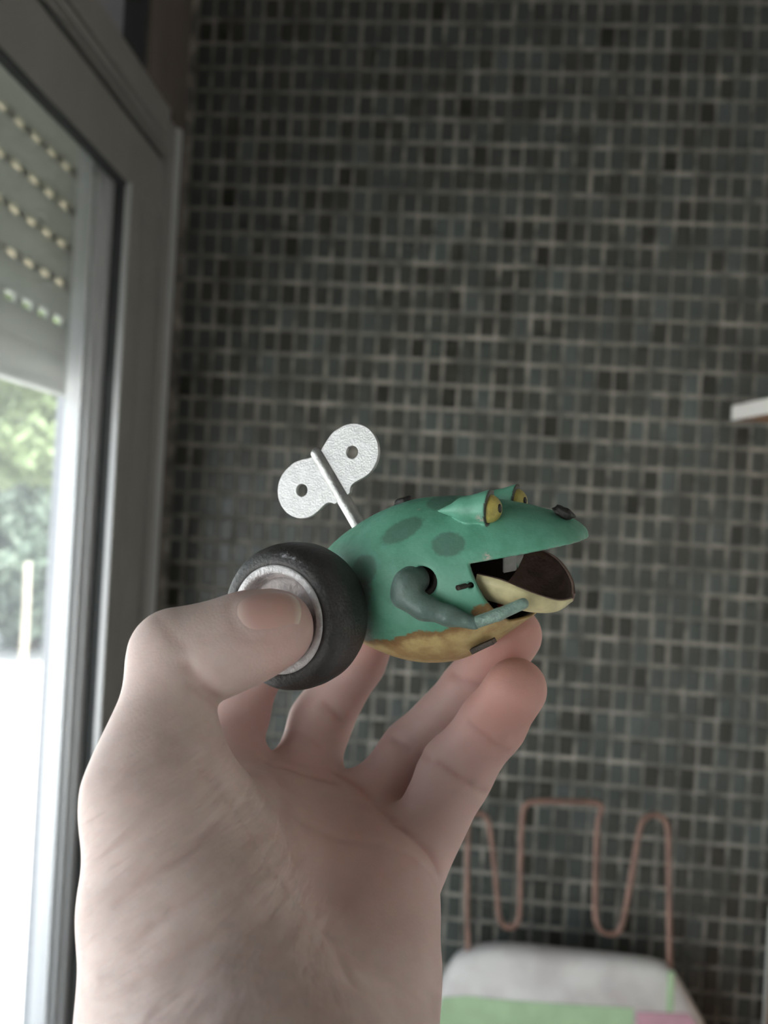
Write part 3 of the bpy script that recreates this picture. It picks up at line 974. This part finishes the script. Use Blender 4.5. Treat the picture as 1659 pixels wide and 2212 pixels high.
for s in (-1, 1):
    c = np.array([EYE_N[0] - .06, -EYE_N[1] * s, EYE_N[2] - .03])
    e = new_obj('eye', sphere_me(.30 * .01, .95, .95, 1.0), M['yellow'], frog); e.location = Vector(c * .01)
    dr = np.array([.93, -.36 if s == 1 else .25, .06]); 
    if s == -1: dr = np.array([.93, -.30, .06])
    dr /= np.linalg.norm(dr)
    pu = new_obj('pupil', sphere_me(.075 * .01, .35, .8, 1.25, 16), M['black'], e)
    pu.location = Vector(dr * .284 * .01)
    pu.rotation_euler = Vector(dr).to_track_quat('X', 'Z').to_euler()


def lump_at(name, px, py, r, sx, sy, sz, seed, out=.04, y=None, rot=0):
    c = trace(px, py) if y is None else px_on_y(px, py, y)
    o = new_obj(name, sphere_me(r * .01, sx, sy, sz, 24, .13, seed), M['black'], frog)
    o.location = Vector(c * .01); o.rotation_euler = (0, rot, 0)
    return o
lump_at('nostril', 1217, 1107, .215, 1.1, .75, .55, 3, y=-.25, rot=.38)
lump_at('back_stud', 868, 1087, .24, 1.0, .8, .5, 5, y=-.05, rot=-.5)

# --- lower jaw: a rounded scoop hinged in the mouth
def jaw_mesh():
    def crv(pts):
        P = np.array([px_on_y(*q) for q in pts]); u = np.linspace(0, 1, len(P))
        fs = [curve_fn(u, P[:, k]) for k in range(3)]
        return lambda t: np.array([float(f(t)) for f in fs])
    fN = crv([(1030, 1240, -1.30), (1085, 1254, -1.30), (1150, 1281, -1.10), (1205, 1297, -.70), (1238, 1293, -.15)])
    fF = crv([(1140, 1176, 1.25), (1187, 1194, 1.20), (1216, 1216, 1.00), (1238, 1252, .55), (1243, 1282, .02)])
    fK = crv([(1072, 1284, 0), (1110, 1297, 0), (1160, 1311, 0), (1208, 1314, -.1), (1239, 1297, -.1)])
    nu, nv = 44, 22
    V, Fc, mats = [], [], []
    for k in (0, 1):
        for i in range(nu + 1):
            t = math.sin(i / nu * math.pi / 2)
            N_, F_, K_ = fN(t), fF(t), fK(t)
            C_ = .5 * (N_ + F_)
            for j in range(nv + 1):
                a = math.pi * j / nv
                p_ = C_ + math.cos(a) * (N_ - C_) + math.sin(a) ** .8 * (K_ - C_)
                if k:
                    dv_ = C_ - p_; L_ = np.linalg.norm(dv_) + 1e-6
                    p_ = p_ + dv_ / L_ * min(.085, L_ * .5) + np.array([-.05 * t, 0, .0])
                V.append(p_)
    N = (nu + 1) * (nv + 1)
    id_ = lambda k, i, j: k * N + i * (nv + 1) + j
    for k in (0, 1):
        for i in range(nu):
            for j in range(nv):
                q = (id_(k, i, j), id_(k, i, j + 1), id_(k, i + 1, j + 1), id_(k, i + 1, j))
                Fc.append(q if k == 0 else q[::-1]); mats.append(k)
    for i in range(nu):
        for j in (0, nv):
            Fc.append((id_(0, i, j), id_(0, i + 1, j), id_(1, i + 1, j), id_(1, i, j))); mats.append(1)
    for j in range(nv):
        Fc.append((id_(0, nu, j), id_(0, nu, j + 1), id_(1, nu, j + 1), id_(1, nu, j))); mats.append(1)
    me = mesh_from(np.array(V) * .01, Fc, 'lower_jaw', smooth=True)
    me.materials.append(M['jaw_out']); me.materials.append(M['jaw_in'])
    me.polygons.foreach_set('material_index', mats)
    return me


new_obj('lower_jaw', jaw_mesh(), None, frog)

# metal tongue strip, red bit, belly tab, pin
def bar_px(name, pts, r, mat, parent=frog, n=10, flat=None):
    P = [np.asarray(q) * .01 for q in pts]
    me = tube(P, [x * .01 for x in r] if not np.isscalar(r) else r * .01, n, 4)
    o = new_obj(name, me, mat, parent); return o
c = px_on_y(1104, 1217, -.35)
bm = bmesh.new(); bmesh.ops.create_cube(bm, size=1)
for v in bm.verts: v.co = Vector((v.co.x * .0030 + (v.co.z < 0) * -.0006, v.co.y * .0006, v.co.z * .0034))
bmesh.ops.bevel(bm, geom=list(bm.edges), offset=.0002, segments=2, affect='EDGES')
me = bpy.data.meshes.new('tongue'); bm.to_mesh(me); bm.free()
o = new_obj('spring_strip', me, M['steel'], frog); o.location = Vector(c * .01); o.rotation_euler = (0, -.15, .5)
c = px_on_y(1086, 1308, -.7); o = new_obj('red_catch', sphere_me(.0008, 1.6, 1, .8, 12, .1, 2), M['red'], frog); o.location = Vector(c * .01)
pa = PIN + hole_n * -.15; pb = px2loc(988, 1270, 16.0)
pb = PIN + (px_on_y(988, 1270, PIN[1] - .22) - PIN)
bar_px('pin', [pa, .5 * (pa + pb), pb], .055, M['rust'])
ta = px_on_y(1020, 1406, -.95); tb = px_on_y(1068, 1384, -.95)
bm = bmesh.new(); bmesh.ops.create_cube(bm, size=1)
ln = np.linalg.norm(tb - ta)
for v in bm.verts: v.co = Vector((v.co.x * ln * .01, v.co.y * .0025, v.co.z * .0011))
bmesh.ops.bevel(bm, geom=list(bm.edges), offset=.00012, segments=1, affect='EDGES')
me = bpy.data.meshes.new('tab'); bm.to_mesh(me); bm.free()
o = new_obj('belly_tab', me, M['rust'], frog); o.location = Vector((ta + tb) * .005)
dd = tb - ta; o.rotation_euler = (0, -math.atan2(dd[2], dd[0]), 0)

# --- arm on the side that shows
def arm_meshes():
    S = S1.copy()
    el = px_on_y(1024, 1346, S[1] - .02)
    hd = px_on_y(1130, 1304, S[1] + .22)
    m1 = px_on_y(872, 1288, S[1] - .20); m2 = px_on_y(915, 1312, S[1] - .20); m3 = px_on_y(968, 1330, S[1] - .12)
    sh0 = px_on_y(889, 1256, S[1] - .02)
    lo_ = np.min([el, hd, m1, m2, m3, sh0], 0) - .5; hi_ = np.max([el, hd, m1, m2, m3, sh0], 0) + .5
    hh = .028
    P = grid(lo_, hi_, hh)
    up = chain(P, [(m1, .27), (m2, .245), (m3, .19), (el, .135)], .15)
    ball = sd_cone(P, sh0 + np.array([-.04, .22, 0]), sh0 + np.array([-.04, -.14, .0]), .33, .29)
    f = smin(up, ball, .22)
    cut = px_on_y(922, 1256, S[1])       # flat face of the shoulder towards the hole
    V1, Q1 = surface_nets(f, lo_, hh); V1 = relax(V1, Q1, 2, .4)
    g = chain(P, [(el, .125), (.5 * (el + hd) + np.array([0, -.02, -.02]), .125), (hd, .115)], .05)
    V2, Q2 = surface_nets(g, lo_, hh); V2 = relax(V2, Q2, 2, .4)
    return (V1, Q1), (V2, Q2)


(V1, Q1), (V2, Q2) = arm_meshes()
a = new_obj('arm', np_mesh(V1 * .01, Q1, 'arm'), M['arm'], frog)
new_obj('forearm', np_mesh(V2 * .01, Q2, 'forearm'), M['forearm'], a)

# --- wheel at the hip
WF = px2loc(599, 1338, 15.95)       # centre of the wheel's outer face
wheel = bpy.data.objects.new('wheel', None); COL.objects.link(wheel); wheel.parent = frog; wheel.empty_display_size = .01
wheel.location = Vector(WF * .01)
wheel.rotation_euler = (math.radians(-4), 0, math.radians(-3))
def lat(name, prof, mat, n=96):
    o = new_obj(name, lathe([(r * .01, t * .01) for r, t in prof], n), mat, wheel); return o
lat('tyre', [(1.10, .10), (1.115, .0), (1.14, -.03), (1.22, -.035), (1.34, .0), (1.44, .08), (1.52, .22), (1.565, .44), (1.575, .72), (1.55, 1.0), (1.48, 1.20), (1.36, 1.31), (1.15, 1.35), (.6, 1.32), (.2, 1.32)], M['rubber'])
ty = COL.objects['tyre']
co = np.empty(len(ty.data.vertices) * 3, np.float32); ty.data.vertices.foreach_get('co', co); co = co.reshape(-1, 3) * 100
_rr = np.hypot(co[:, 0], co[:, 2]); _an = np.degrees(np.arctan2(co[:, 2], co[:, 0]))
set_attr(ty.data, 'scuff', np.exp(-((_rr - 1.36) / .10) ** 2) * (co[:, 1] < .4) * np.clip(1 - np.abs(_an - 78) / 38, 0, 1) ** .5 * .75)
lat('rim', [(1.135, .06), (1.135, -.035), (1.10, -.06), (1.02, -.055), (.975, -.03), (.955, .03), (.94, .20), (.92, .22)], M['rim'])
lat('hub', [(.95, .20), (.88, .255), (.85, .21), (.80, .20), (.45, .21), (.30, .19), (.20, .185), (0.0005, .185)], M['hub'])
ax_ = new_obj('axle', lathe([(.0005, .22 * .01), (.0016, .22 * .01), (.0016, 2.6 * .01), (.0005, 2.6 * .01)], 24), M['rust'], wheel)

# --- wind-up key
KB, KE = px2loc(784, 1150, 17.95), px2loc(686, 981, 18.5)
kd = KE - KB; kd /= np.linalg.norm(kd)
L1, L2 = px2loc(758, 974, 18.10), px2loc(650, 1066, 18.60)
kmid = .5 * (L1 + L2)
kw = L1 - L2; half = np.linalg.norm(kw) / 2; kw /= np.linalg.norm(kw)
kw -= kw.dot(kd) * kd; kw /= np.linalg.norm(kw)
kn = np.cross(kd, kw)
off = (kmid - KB).dot(kd); mid = KB + kd * off
key = bpy.data.objects.new('windup_key', None); COL.objects.link(key); key.parent = frog; key.empty_display_size = .01
km = np.eye(4); km[:3, 0] = kw; km[:3, 1] = kd; km[:3, 2] = kn; km[:3, 3] = mid * .01
key.matrix_local = Matrix(km.tolist())
cosk = 1.0
def key_d(x, y):
    a = math.hypot(abs(x) - .80, y - .0) - .67
    b = max(abs(x) - (.30 + .12 * y), abs(y + .17) - .58)
    hh_ = max(.5 - abs(a - b), 0) / .5
    return min(a, b) - hh_ * hh_ * .5 * .25
cu = bpy.data.curves.new('key_outline', 'CURVE'); cu.dimensions = '2D'; cu.fill_mode = 'BOTH'
cu.extrude = .00045; cu.bevel_depth = .00012; cu.bevel_resolution = 1
def poly_spline(pts):
    s = cu.splines.new('POLY'); s.points.add(len(pts) - 1)
    for p_, (x, y) in zip(s.points, pts): p_.co = (x * .01, y * .01, 0, 1)
    s.use_cyclic_u = True
pts = []
for i in range(120):
    a = 2 * math.pi * i / 120; t = 0.0
    r_ = 1.6
    while key_d(r_ * math.cos(a), r_ * math.sin(a)) > 0 and r_ > .05: r_ -= .004
    pts.append((r_ * math.cos(a), r_ * math.sin(a)))
poly_spline(pts)
for sx in (-1, 1):
    poly_spline([(sx * .80 + .165 * math.cos(a), .165 * math.sin(a)) for a in np.linspace(0, 2 * math.pi, 28, endpoint=False)])
co_ = bpy.data.objects.new('tmp_key', cu); COL.objects.link(co_)
dg = bpy.context.evaluated_depsgraph_get()
kme = bpy.data.meshes.new_from_object(co_.evaluated_get(dg))
bpy.data.objects.remove(co_)
kme.materials.clear(); kme.materials.append(M['silver'])
new_obj('key_plate', kme, None, key)
lt = np.linalg.norm(KE - KB)
zf = -off * .01 - .006
tsh = tube([(0, zf, 0), (0, zf * .4, 0), (0, .0035, 0), (0, .0058, 0), (0, .0066, 0)], [.0017, .0017, .00165, .0015, .0008], 20, 6)
new_obj('key_shaft', tsh, M['steel'], key)
print('key half', half)

# ------------------------------------------------------------------ the hand
def J(px, py, d, r): return (cc(px, py, d), r)
PINKY = [J(895, 1850, 18.3, .86), J(983, 1668, 18.5, .85), J(1064, 1562, 18.0, .735), J(1114, 1488, 17.3, .70)]
RING = [J(800, 1745, 19.6, .88), J(893, 1625, 20.2, .83), J(1022, 1488, 19.6, .76), J(1106, 1372, 18.62, .72)]
MIDDLE = [J(652, 1690, 20.2, .92), J(692, 1560, 21.2, .83), J(768, 1425, 21.2, .80), J(835, 1300, 20.14, .70)]
INDEX = [J(478, 1660, 19.4, .95), J(510, 1545, 20.6, .84), J(548, 1440, 21.0, .80), J(705, 1285, 19.9, .70)]
THUMB = [J(322, 1715, 14.2, 1.02), J(352, 1590, 14.6, .925), J(380, 1415, 15.0, .86), J(470, 1402, 15.12, .90), J(540, 1375, 15.2, .86), J(592, 1358, 15.25, .787)]
PALM = [
    [J(545, 3300, 8.0, 2.5), J(550, 2600, 11.0, 2.45)],
    [J(550, 2600, 11.0, 2.4), J(545, 2330, 12.9, 2.35)],
    [J(326, 2330, 13.5, 1.30), J(326, 1950, 14.0, 1.17), J(326, 1710, 14.2, 1.03)],
    [J(462, 2270, 12.9, 1.5), J(455, 1950, 14.0, 1.32), J(410, 1760, 14.9, 1.03)],
    [J(410, 1800, 15.0, 1.1), J(510, 1800, 16.6, 1.15), J(610, 1790, 18.2, 1.05)],
    [J(520, 2080, 14.6, 1.35), J(640, 2090, 15.4, 1.35), J(730, 2120, 15.2, 1.3)],
    [J(500, 1930, 15.2, 1.2), J(630, 1930, 16.6, 1.15), J(760, 1950, 16.8, 1.15)],
    [J(490, 2300, 13.8, 1.4), J(500, 1950, 16.2, 1.3), J(485, 1680, 19.2, 1.02)],
    [J(600, 2300, 14.2, 1.4), J(620, 1950, 17.2, 1.25), J(650, 1715, 20.0, 1.0)],
    [J(700, 2300, 14.2, 1.4), J(750, 1980, 17.0, 1.2), J(790, 1770, 19.4, .98)],
    [J(762, 2330, 13.8, 1.35), J(797, 2100, 15.2, 1.2), J(850, 1900, 17.6, .94)],
]
hh = .072
lo = np.array([-7.2, -16.5, -22.6]); hi = np.array([4.6, -.4, -6.0])
HP = grid(lo, hi, hh)
palm = None
for ch in PALM:
    s = chain(HP, ch, .4)
    palm = s if palm is None else smin(palm, s, 1.2)
hand = None
for fng, k in ((PINKY, .45), (RING, .45), (MIDDLE, .45), (INDEX, .5), (THUMB, .8)):
    d = smin(palm, chain(HP, fng, .28), k)
    hand = d if hand is None else np.minimum(hand, d)
del palm


def crease(f, P, pts, depth, width):
    pts = [np.asarray(q) for q in pts]
    lo_b = np.min(pts, 0) - width * 3; hi_b = np.max(pts, 0) + width * 3
    i0_ = np.maximum(((lo_b - lo) / hh).astype(int), 0); i1_ = np.minimum(((hi_b - lo) / hh).astype(int) + 2, f.shape)
    sl = tuple(slice(a, b) for a, b in zip(i0_, i1_))
    if any(b <= a for a, b in zip(i0_, i1_)): return
    sub = P[sl]
    d = None
    for a, b in zip(pts[:-1], pts[1:]):
        s = sd_cone(sub, a, b, 0, 0); d = s if d is None else np.minimum(d, s)
    f[sl] += depth * np.exp(-(d / width) ** 2)


def smooth_field(P):
    """trilinear sample of the hand field"""
    g = (P - lo) / hh
    i = np.clip(np.floor(g).astype(int), 0, np.array(hand.shape) - 2); t = g - i
    out = 0
    for a in (0, 1):
        for b in (0, 1):
            for c in (0, 1):
                w = (t[:, 0] if a else 1 - t[:, 0]) * (t[:, 1] if b else 1 - t[:, 1]) * (t[:, 2] if c else 1 - t[:, 2])
                out = out + w * hand[i[:, 0] + a, i[:, 1] + b, i[:, 2] + c]
    return out


def hand_hit(px, py, t0=10., t1=24.):
    """first hit of the photo ray with the hand field (camera space cm)"""
    v = cc(px, py, 1.0)
    t = np.linspace(t0, t1, 700)
    P = v[None] * t[:, None]
    f = smooth_field(P)
    i = int(np.argmax(f < 0))
    if not f[i] < 0 or i == 0: return None
    w = f[i - 1] / (f[i - 1] - f[i])
    return P[i - 1] * (1 - w) + P[i] * w


CREASES = []
for pl, dep_, wid in (
        ([(905, 1632), (950, 1650), (1000, 1685), (1052, 1712)], .07, .13),
        ([(1010, 1560), (1050, 1590), (1100, 1622)], .05, .12),
        ([(845, 1595), (880, 1615), (925, 1640)], .06, .12),
        ([(975, 1455), (1000, 1470), (1035, 1480)], .05, .12),
        ([(700, 1520), (735, 1555), (765, 1575)], .06, .14),
        ([(605, 1560), (640, 1580), (690, 1612)], .03, .12),
        ([(850, 1775), (900, 1810), (950, 1880), (958, 1915)], .10, .15),
        ([(730, 1670), (790, 1710), (850, 1770)], .09, .15),
        ([(580, 1645), (650, 1670), (725, 1690)], .06, .16),
        ([(440, 1645), (520, 1740), (590, 1860), (680, 1980), (780, 2060), (880, 2120), (935, 2160)], .09, .22),
        ([(640, 1760), (740, 1810), (850, 1830), (930, 1880)], .05, .2),
        ([(590, 1650), (610, 1760), (640, 1880), (700, 2010), (760, 2120)], .06, .22),
        ([(340, 1330), (370, 1375), (400, 1400)], .03, .10),
        ([(405, 1440), (430, 1475), (470, 1508)], .10, .14),
        ([(410, 1480), (440, 1505), (470, 1525)], .05, .10),
        ([(250, 1950), (330, 1890), (400, 1850), (470, 1780)], .035, .10),
        ([(300, 2030), (400, 1950), (480, 1890)], .025, .11),
        ([(290, 2120), (400, 2060), (500, 1990)], .025, .12),
        ([(330, 2190), (430, 2120), (520, 2060)], .025, .12)):
    H = [hand_hit(*q) for q in pl]
    H = [q for q in H if q is not None]
    if len(H) > 1:
        crease(hand, HP, H, dep_, wid * .8); CREASES.append((H, dep_, wid * .8))

# bed of the thumbnail, pressed in slightly
NC = hand_hit(576, 1312)
_e = np.eye(3) * .15
nn_ = np.array([(smooth_field((NC + _e[k])[None]) - smooth_field((NC - _e[k])[None]))[0] for k in range(3)]); nn_ /= np.linalg.norm(nn_)
nt_ = THUMB[-1][0] - THUMB[-3][0]; nt_ -= nt_.dot(nn_) * nn_; nt_ /= np.linalg.norm(nt_)
nw_ = np.cross(nn_, nt_)


def nail_pt(a, b):
    """point on the thumb under the nail: a along the thumb (-1..1), b across; dropped on the skin along the nail's normal"""
    o_ = NC + nt_ * a * .66 + nw_ * b * .56 + nn_ * .7
    t = np.linspace(0, 1.8, 240)
    P = o_[None] - nn_[None] * t[:, None]
    f = smooth_field(P)
    i = int(np.argmax(f < 0)); i = max(i, 1)
    w = f[i - 1] / (f[i - 1] - f[i] + 1e-9)
    return P[i - 1] * (1 - w) + P[i] * w


seg = []
for t in np.linspace(0, 2 * math.pi, 40):
    ca, sa = math.cos(t), math.sin(t)
    seg.append(nail_pt(math.copysign(abs(ca) ** .75, ca), math.copysign(abs(sa) ** .75, sa)))
crease(hand, HP, seg, .03, .09)

V, Q = surface_nets(hand, lo, hh)
V = relax(V, Q, 3, .5)
print('hand verts', len(V))


# skin masks: rosy finger tips and joints
tips = [f[-1][0] for f in (PINKY, RING, MIDDLE, INDEX)] + [f[-2][0] for f in (PINKY, RING)]
rosy = np.zeros(len(V))
for c, r_ in ((PINKY[-1][0], 2.9), (RING[-1][0], 3.0), (MIDDLE[-1][0], 2.6), (INDEX[-1][0], 2.4), (THUMB[-1][0], 1.4)):
    rosy = np.maximum(rosy, 1 - smoothstep(.0, 1.0, np.linalg.norm(V - c, axis=1) / r_))
pinkp = np.zeros(len(V))
Vf = V.astype(np.float32)
for fng in (PINKY, RING, MIDDLE, INDEX):
    pinkp = np.maximum(pinkp, 1 - smoothstep(.05, .8, chain(Vf, fng, .28)))
for q, r_ in (((800, 1930, 16.5), 4.2), ((690, 1650, 20), 2.6), ((980, 1680, 18), 2.5)):
    pinkp = np.maximum(pinkp, 1 - smoothstep(.1, 1.0, np.linalg.norm(V - cc(*q), axis=1) / r_))


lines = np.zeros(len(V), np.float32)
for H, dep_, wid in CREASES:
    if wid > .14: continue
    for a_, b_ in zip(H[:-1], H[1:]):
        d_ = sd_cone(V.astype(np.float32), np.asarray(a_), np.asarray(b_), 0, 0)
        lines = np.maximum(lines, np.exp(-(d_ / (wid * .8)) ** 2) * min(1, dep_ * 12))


def mat_skin():
    m, n, l, p = mat_new('pale_skin')
    tc = n.new('ShaderNodeTexCoord').outputs['Object']
    a1 = n.new('ShaderNodeAttribute'); a1.attribute_name = 'rosy'
    a2 = n.new('ShaderNodeAttribute'); a2.attribute_name = 'pink'
    n1 = noise(n, l, tc, 90, 5, .6); n2 = noise(n, l, tc, 700, 4, .6)
    col = mixc(n, l, ramp(n, l, n1, .3, .7), (.52, .405, .372), (.605, .485, .450))
    col = mixc(n, l, nodes_math(n, l, 'MULTIPLY', a2.outputs['Fac'], .75), col, (.60, .40, .37))
    col = mixc(n, l, nodes_math(n, l, 'MULTIPLY', a1.outputs['Fac'], .85), col, (.57, .28, .24))
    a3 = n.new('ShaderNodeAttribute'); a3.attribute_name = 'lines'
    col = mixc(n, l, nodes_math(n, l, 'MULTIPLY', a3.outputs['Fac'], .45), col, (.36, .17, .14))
    l.new(col, p.inputs['Base Color'])
    p.inputs['Roughness'].default_value = .5
    p.inputs['Specular IOR Level'].default_value = .35
    p.inputs['Subsurface Weight'].default_value = .22
    p.inputs['Subsurface Radius'].default_value = (1.0, .32, .18)
    p.inputs['Subsurface Scale'].default_value = .006
    mr = n.new('ShaderNodeMapping'); mr.inputs['Rotation'].default_value = (0, 0, -.62); l.new(tc, mr.inputs[0])
    mp = n.new('ShaderNodeMapping'); mp.inputs['Scale'].default_value = (.22, 1.25, .4); l.new(mr.outputs[0], mp.inputs[0])
    a4 = n.new('ShaderNodeAttribute'); a4.attribute_name = 'folds'
    w = nodes_math(n, l, 'MULTIPLY', noise(n, l, mp.outputs[0], 190, 3, .5), a4.outputs['Fac'])
    b1 = n.new('ShaderNodeBump'); b1.inputs['Strength'].default_value = .7; b1.inputs['Distance'].default_value = .0022
    l.new(w, b1.inputs['Height'])
    b2 = n.new('ShaderNodeBump'); b2.inputs['Strength'].default_value = .18; b2.inputs['Distance'].default_value = .0003
    l.new(noise(n, l, tc, 1800, 3, .6), b2.inputs['Height']); l.new(b1.outputs[0], b2.inputs['Normal'])
    l.new(b2.outputs[0], p.inputs['Normal'])
    return m


M['skin'] = mat_skin()
HO = cc(560, 2300, 13.0)
hm = np.eye(4); hm[:3, :3] = RW; hm[:3, 3] = CAM + RW @ (HO * .01)
me = np_mesh((V - HO) * .01, Q, 'hand'); me.materials.append(M['skin'])
set_attr(me, 'folds', 1 - smoothstep(.45, 1.0, np.linalg.norm(V - cc(360, 2040, 12.6), axis=1) / 4.6)); set_attr(me, 'rosy', rosy); set_attr(me, 'lines', lines); set_attr(me, 'pink', pinkp)
person = new_obj('person', me)
person.matrix_world = Matrix(hm.tolist())
tag(person, 'bare left hand, palm showing, pinching the green toy frog by its wheel', 'hand')

# thumbnail plate laid on the thumb
nu, nv = 26, 18
Vn, ok = [], True
for i in range(nu + 1):
    for j in range(nv + 1):
        a = -1 + 2 * i / nu; b = -1 + 2 * j / nv
        # square -> rounded nail outline
        aa = a * math.sqrt(max(0, 1 - b * b * .38)); bb = b * math.sqrt(max(0, 1 - a * a * (.30 if a > 0 else .45)))
        Vn.append(nail_pt(aa * .97, bb * .95))
Vn = np.array(Vn).reshape(nu + 1, nv + 1, 3)
for _ in range(6):       # even out
    W = Vn.copy()
    W[1:-1, 1:-1] = .25 * (Vn[2:, 1:-1] + Vn[:-2, 1:-1] + Vn[1:-1, 2:] + Vn[1:-1, :-2]); Vn = W
P_ = Vn.reshape(-1, 3)
eps = .05
g_ = np.stack([(smooth_field(P_ + np.eye(3)[k] * eps) - smooth_field(P_ - np.eye(3)[k] * eps)) for k in range(3)], 1)
g_ /= np.linalg.norm(g_, axis=1)[:, None] + 1e-9
aa, bb = np.meshgrid(np.linspace(-1, 1, nu + 1), np.linspace(-1, 1, nv + 1), indexing='ij')
lift = .075 * (1 - bb ** 2) * (1 - np.clip(-aa, 0, 1) ** 3) - .022
top = P_ + g_ * lift.reshape(-1, 1)
bot = P_ - g_ * .05
N = len(top)
Vv = np.vstack([top, bot]) - HO
idn = lambda i, j: i * (nv + 1) + j
Fq = []
for i in range(nu):
    for j in range(nv):
        q = (idn(i, j), idn(i + 1, j), idn(i + 1, j + 1), idn(i, j + 1)); Fq.append(q); Fq.append(tuple(N + k for k in q[::-1]))
for i in range(nu):
    Fq.append((idn(i, 0), N + idn(i, 0), N + idn(i + 1, 0), idn(i + 1, 0))); Fq.append((idn(i, nv), idn(i + 1, nv), N + idn(i + 1, nv), N + idn(i, nv)))
for j in range(nv):
    Fq.append((idn(0, j), idn(0, j + 1), N + idn(0, j + 1), N + idn(0, j))); Fq.append((idn(nu, j), N + idn(nu, j), N + idn(nu, j + 1), idn(nu, j + 1)))
me = mesh_from(Vv * .01, Fq, 'thumbnail', smooth=True)
bm = bmesh.new(); bm.from_mesh(me); bmesh.ops.recalc_face_normals(bm, faces=bm.faces); bm.to_mesh(me); bm.free()
mn, n, l, p = mat_new('thumbnail')
at1 = n.new('ShaderNodeAttribute'); at1.attribute_name = 'along'
cr = n.new('ShaderNodeValToRGB'); cr.color_ramp.elements[0].color = (.60, .45, .40, 1); cr.color_ramp.elements[1].color = (.66, .54, .46, 1)
cr.color_ramp.elements[0].position = .05; cr.color_ramp.elements[1].position = .97
e_ = cr.color_ramp.elements.new(.25); e_.color = (.57, .36, .32, 1)
e_ = cr.color_ramp.elements.new(.88); e_.color = (.56, .35, .30, 1)
l.new(at1.outputs['Fac'], cr.inputs[0]); l.new(cr.outputs[0], p.inputs['Base Color'])
p.inputs['Roughness'].default_value = .33; p.inputs['Subsurface Weight'].default_value = .15; p.inputs['Subsurface Scale'].default_value = .003
p.inputs['Subsurface Radius'].default_value = (1, .35, .2)
me.materials.append(mn)
set_attr(me, 'along', np.concatenate([((aa + 1) / 2).reshape(-1)] * 2))
tn = new_obj('thumbnail', me, None, person); tn['label'] = 'glossy pink thumbnail'
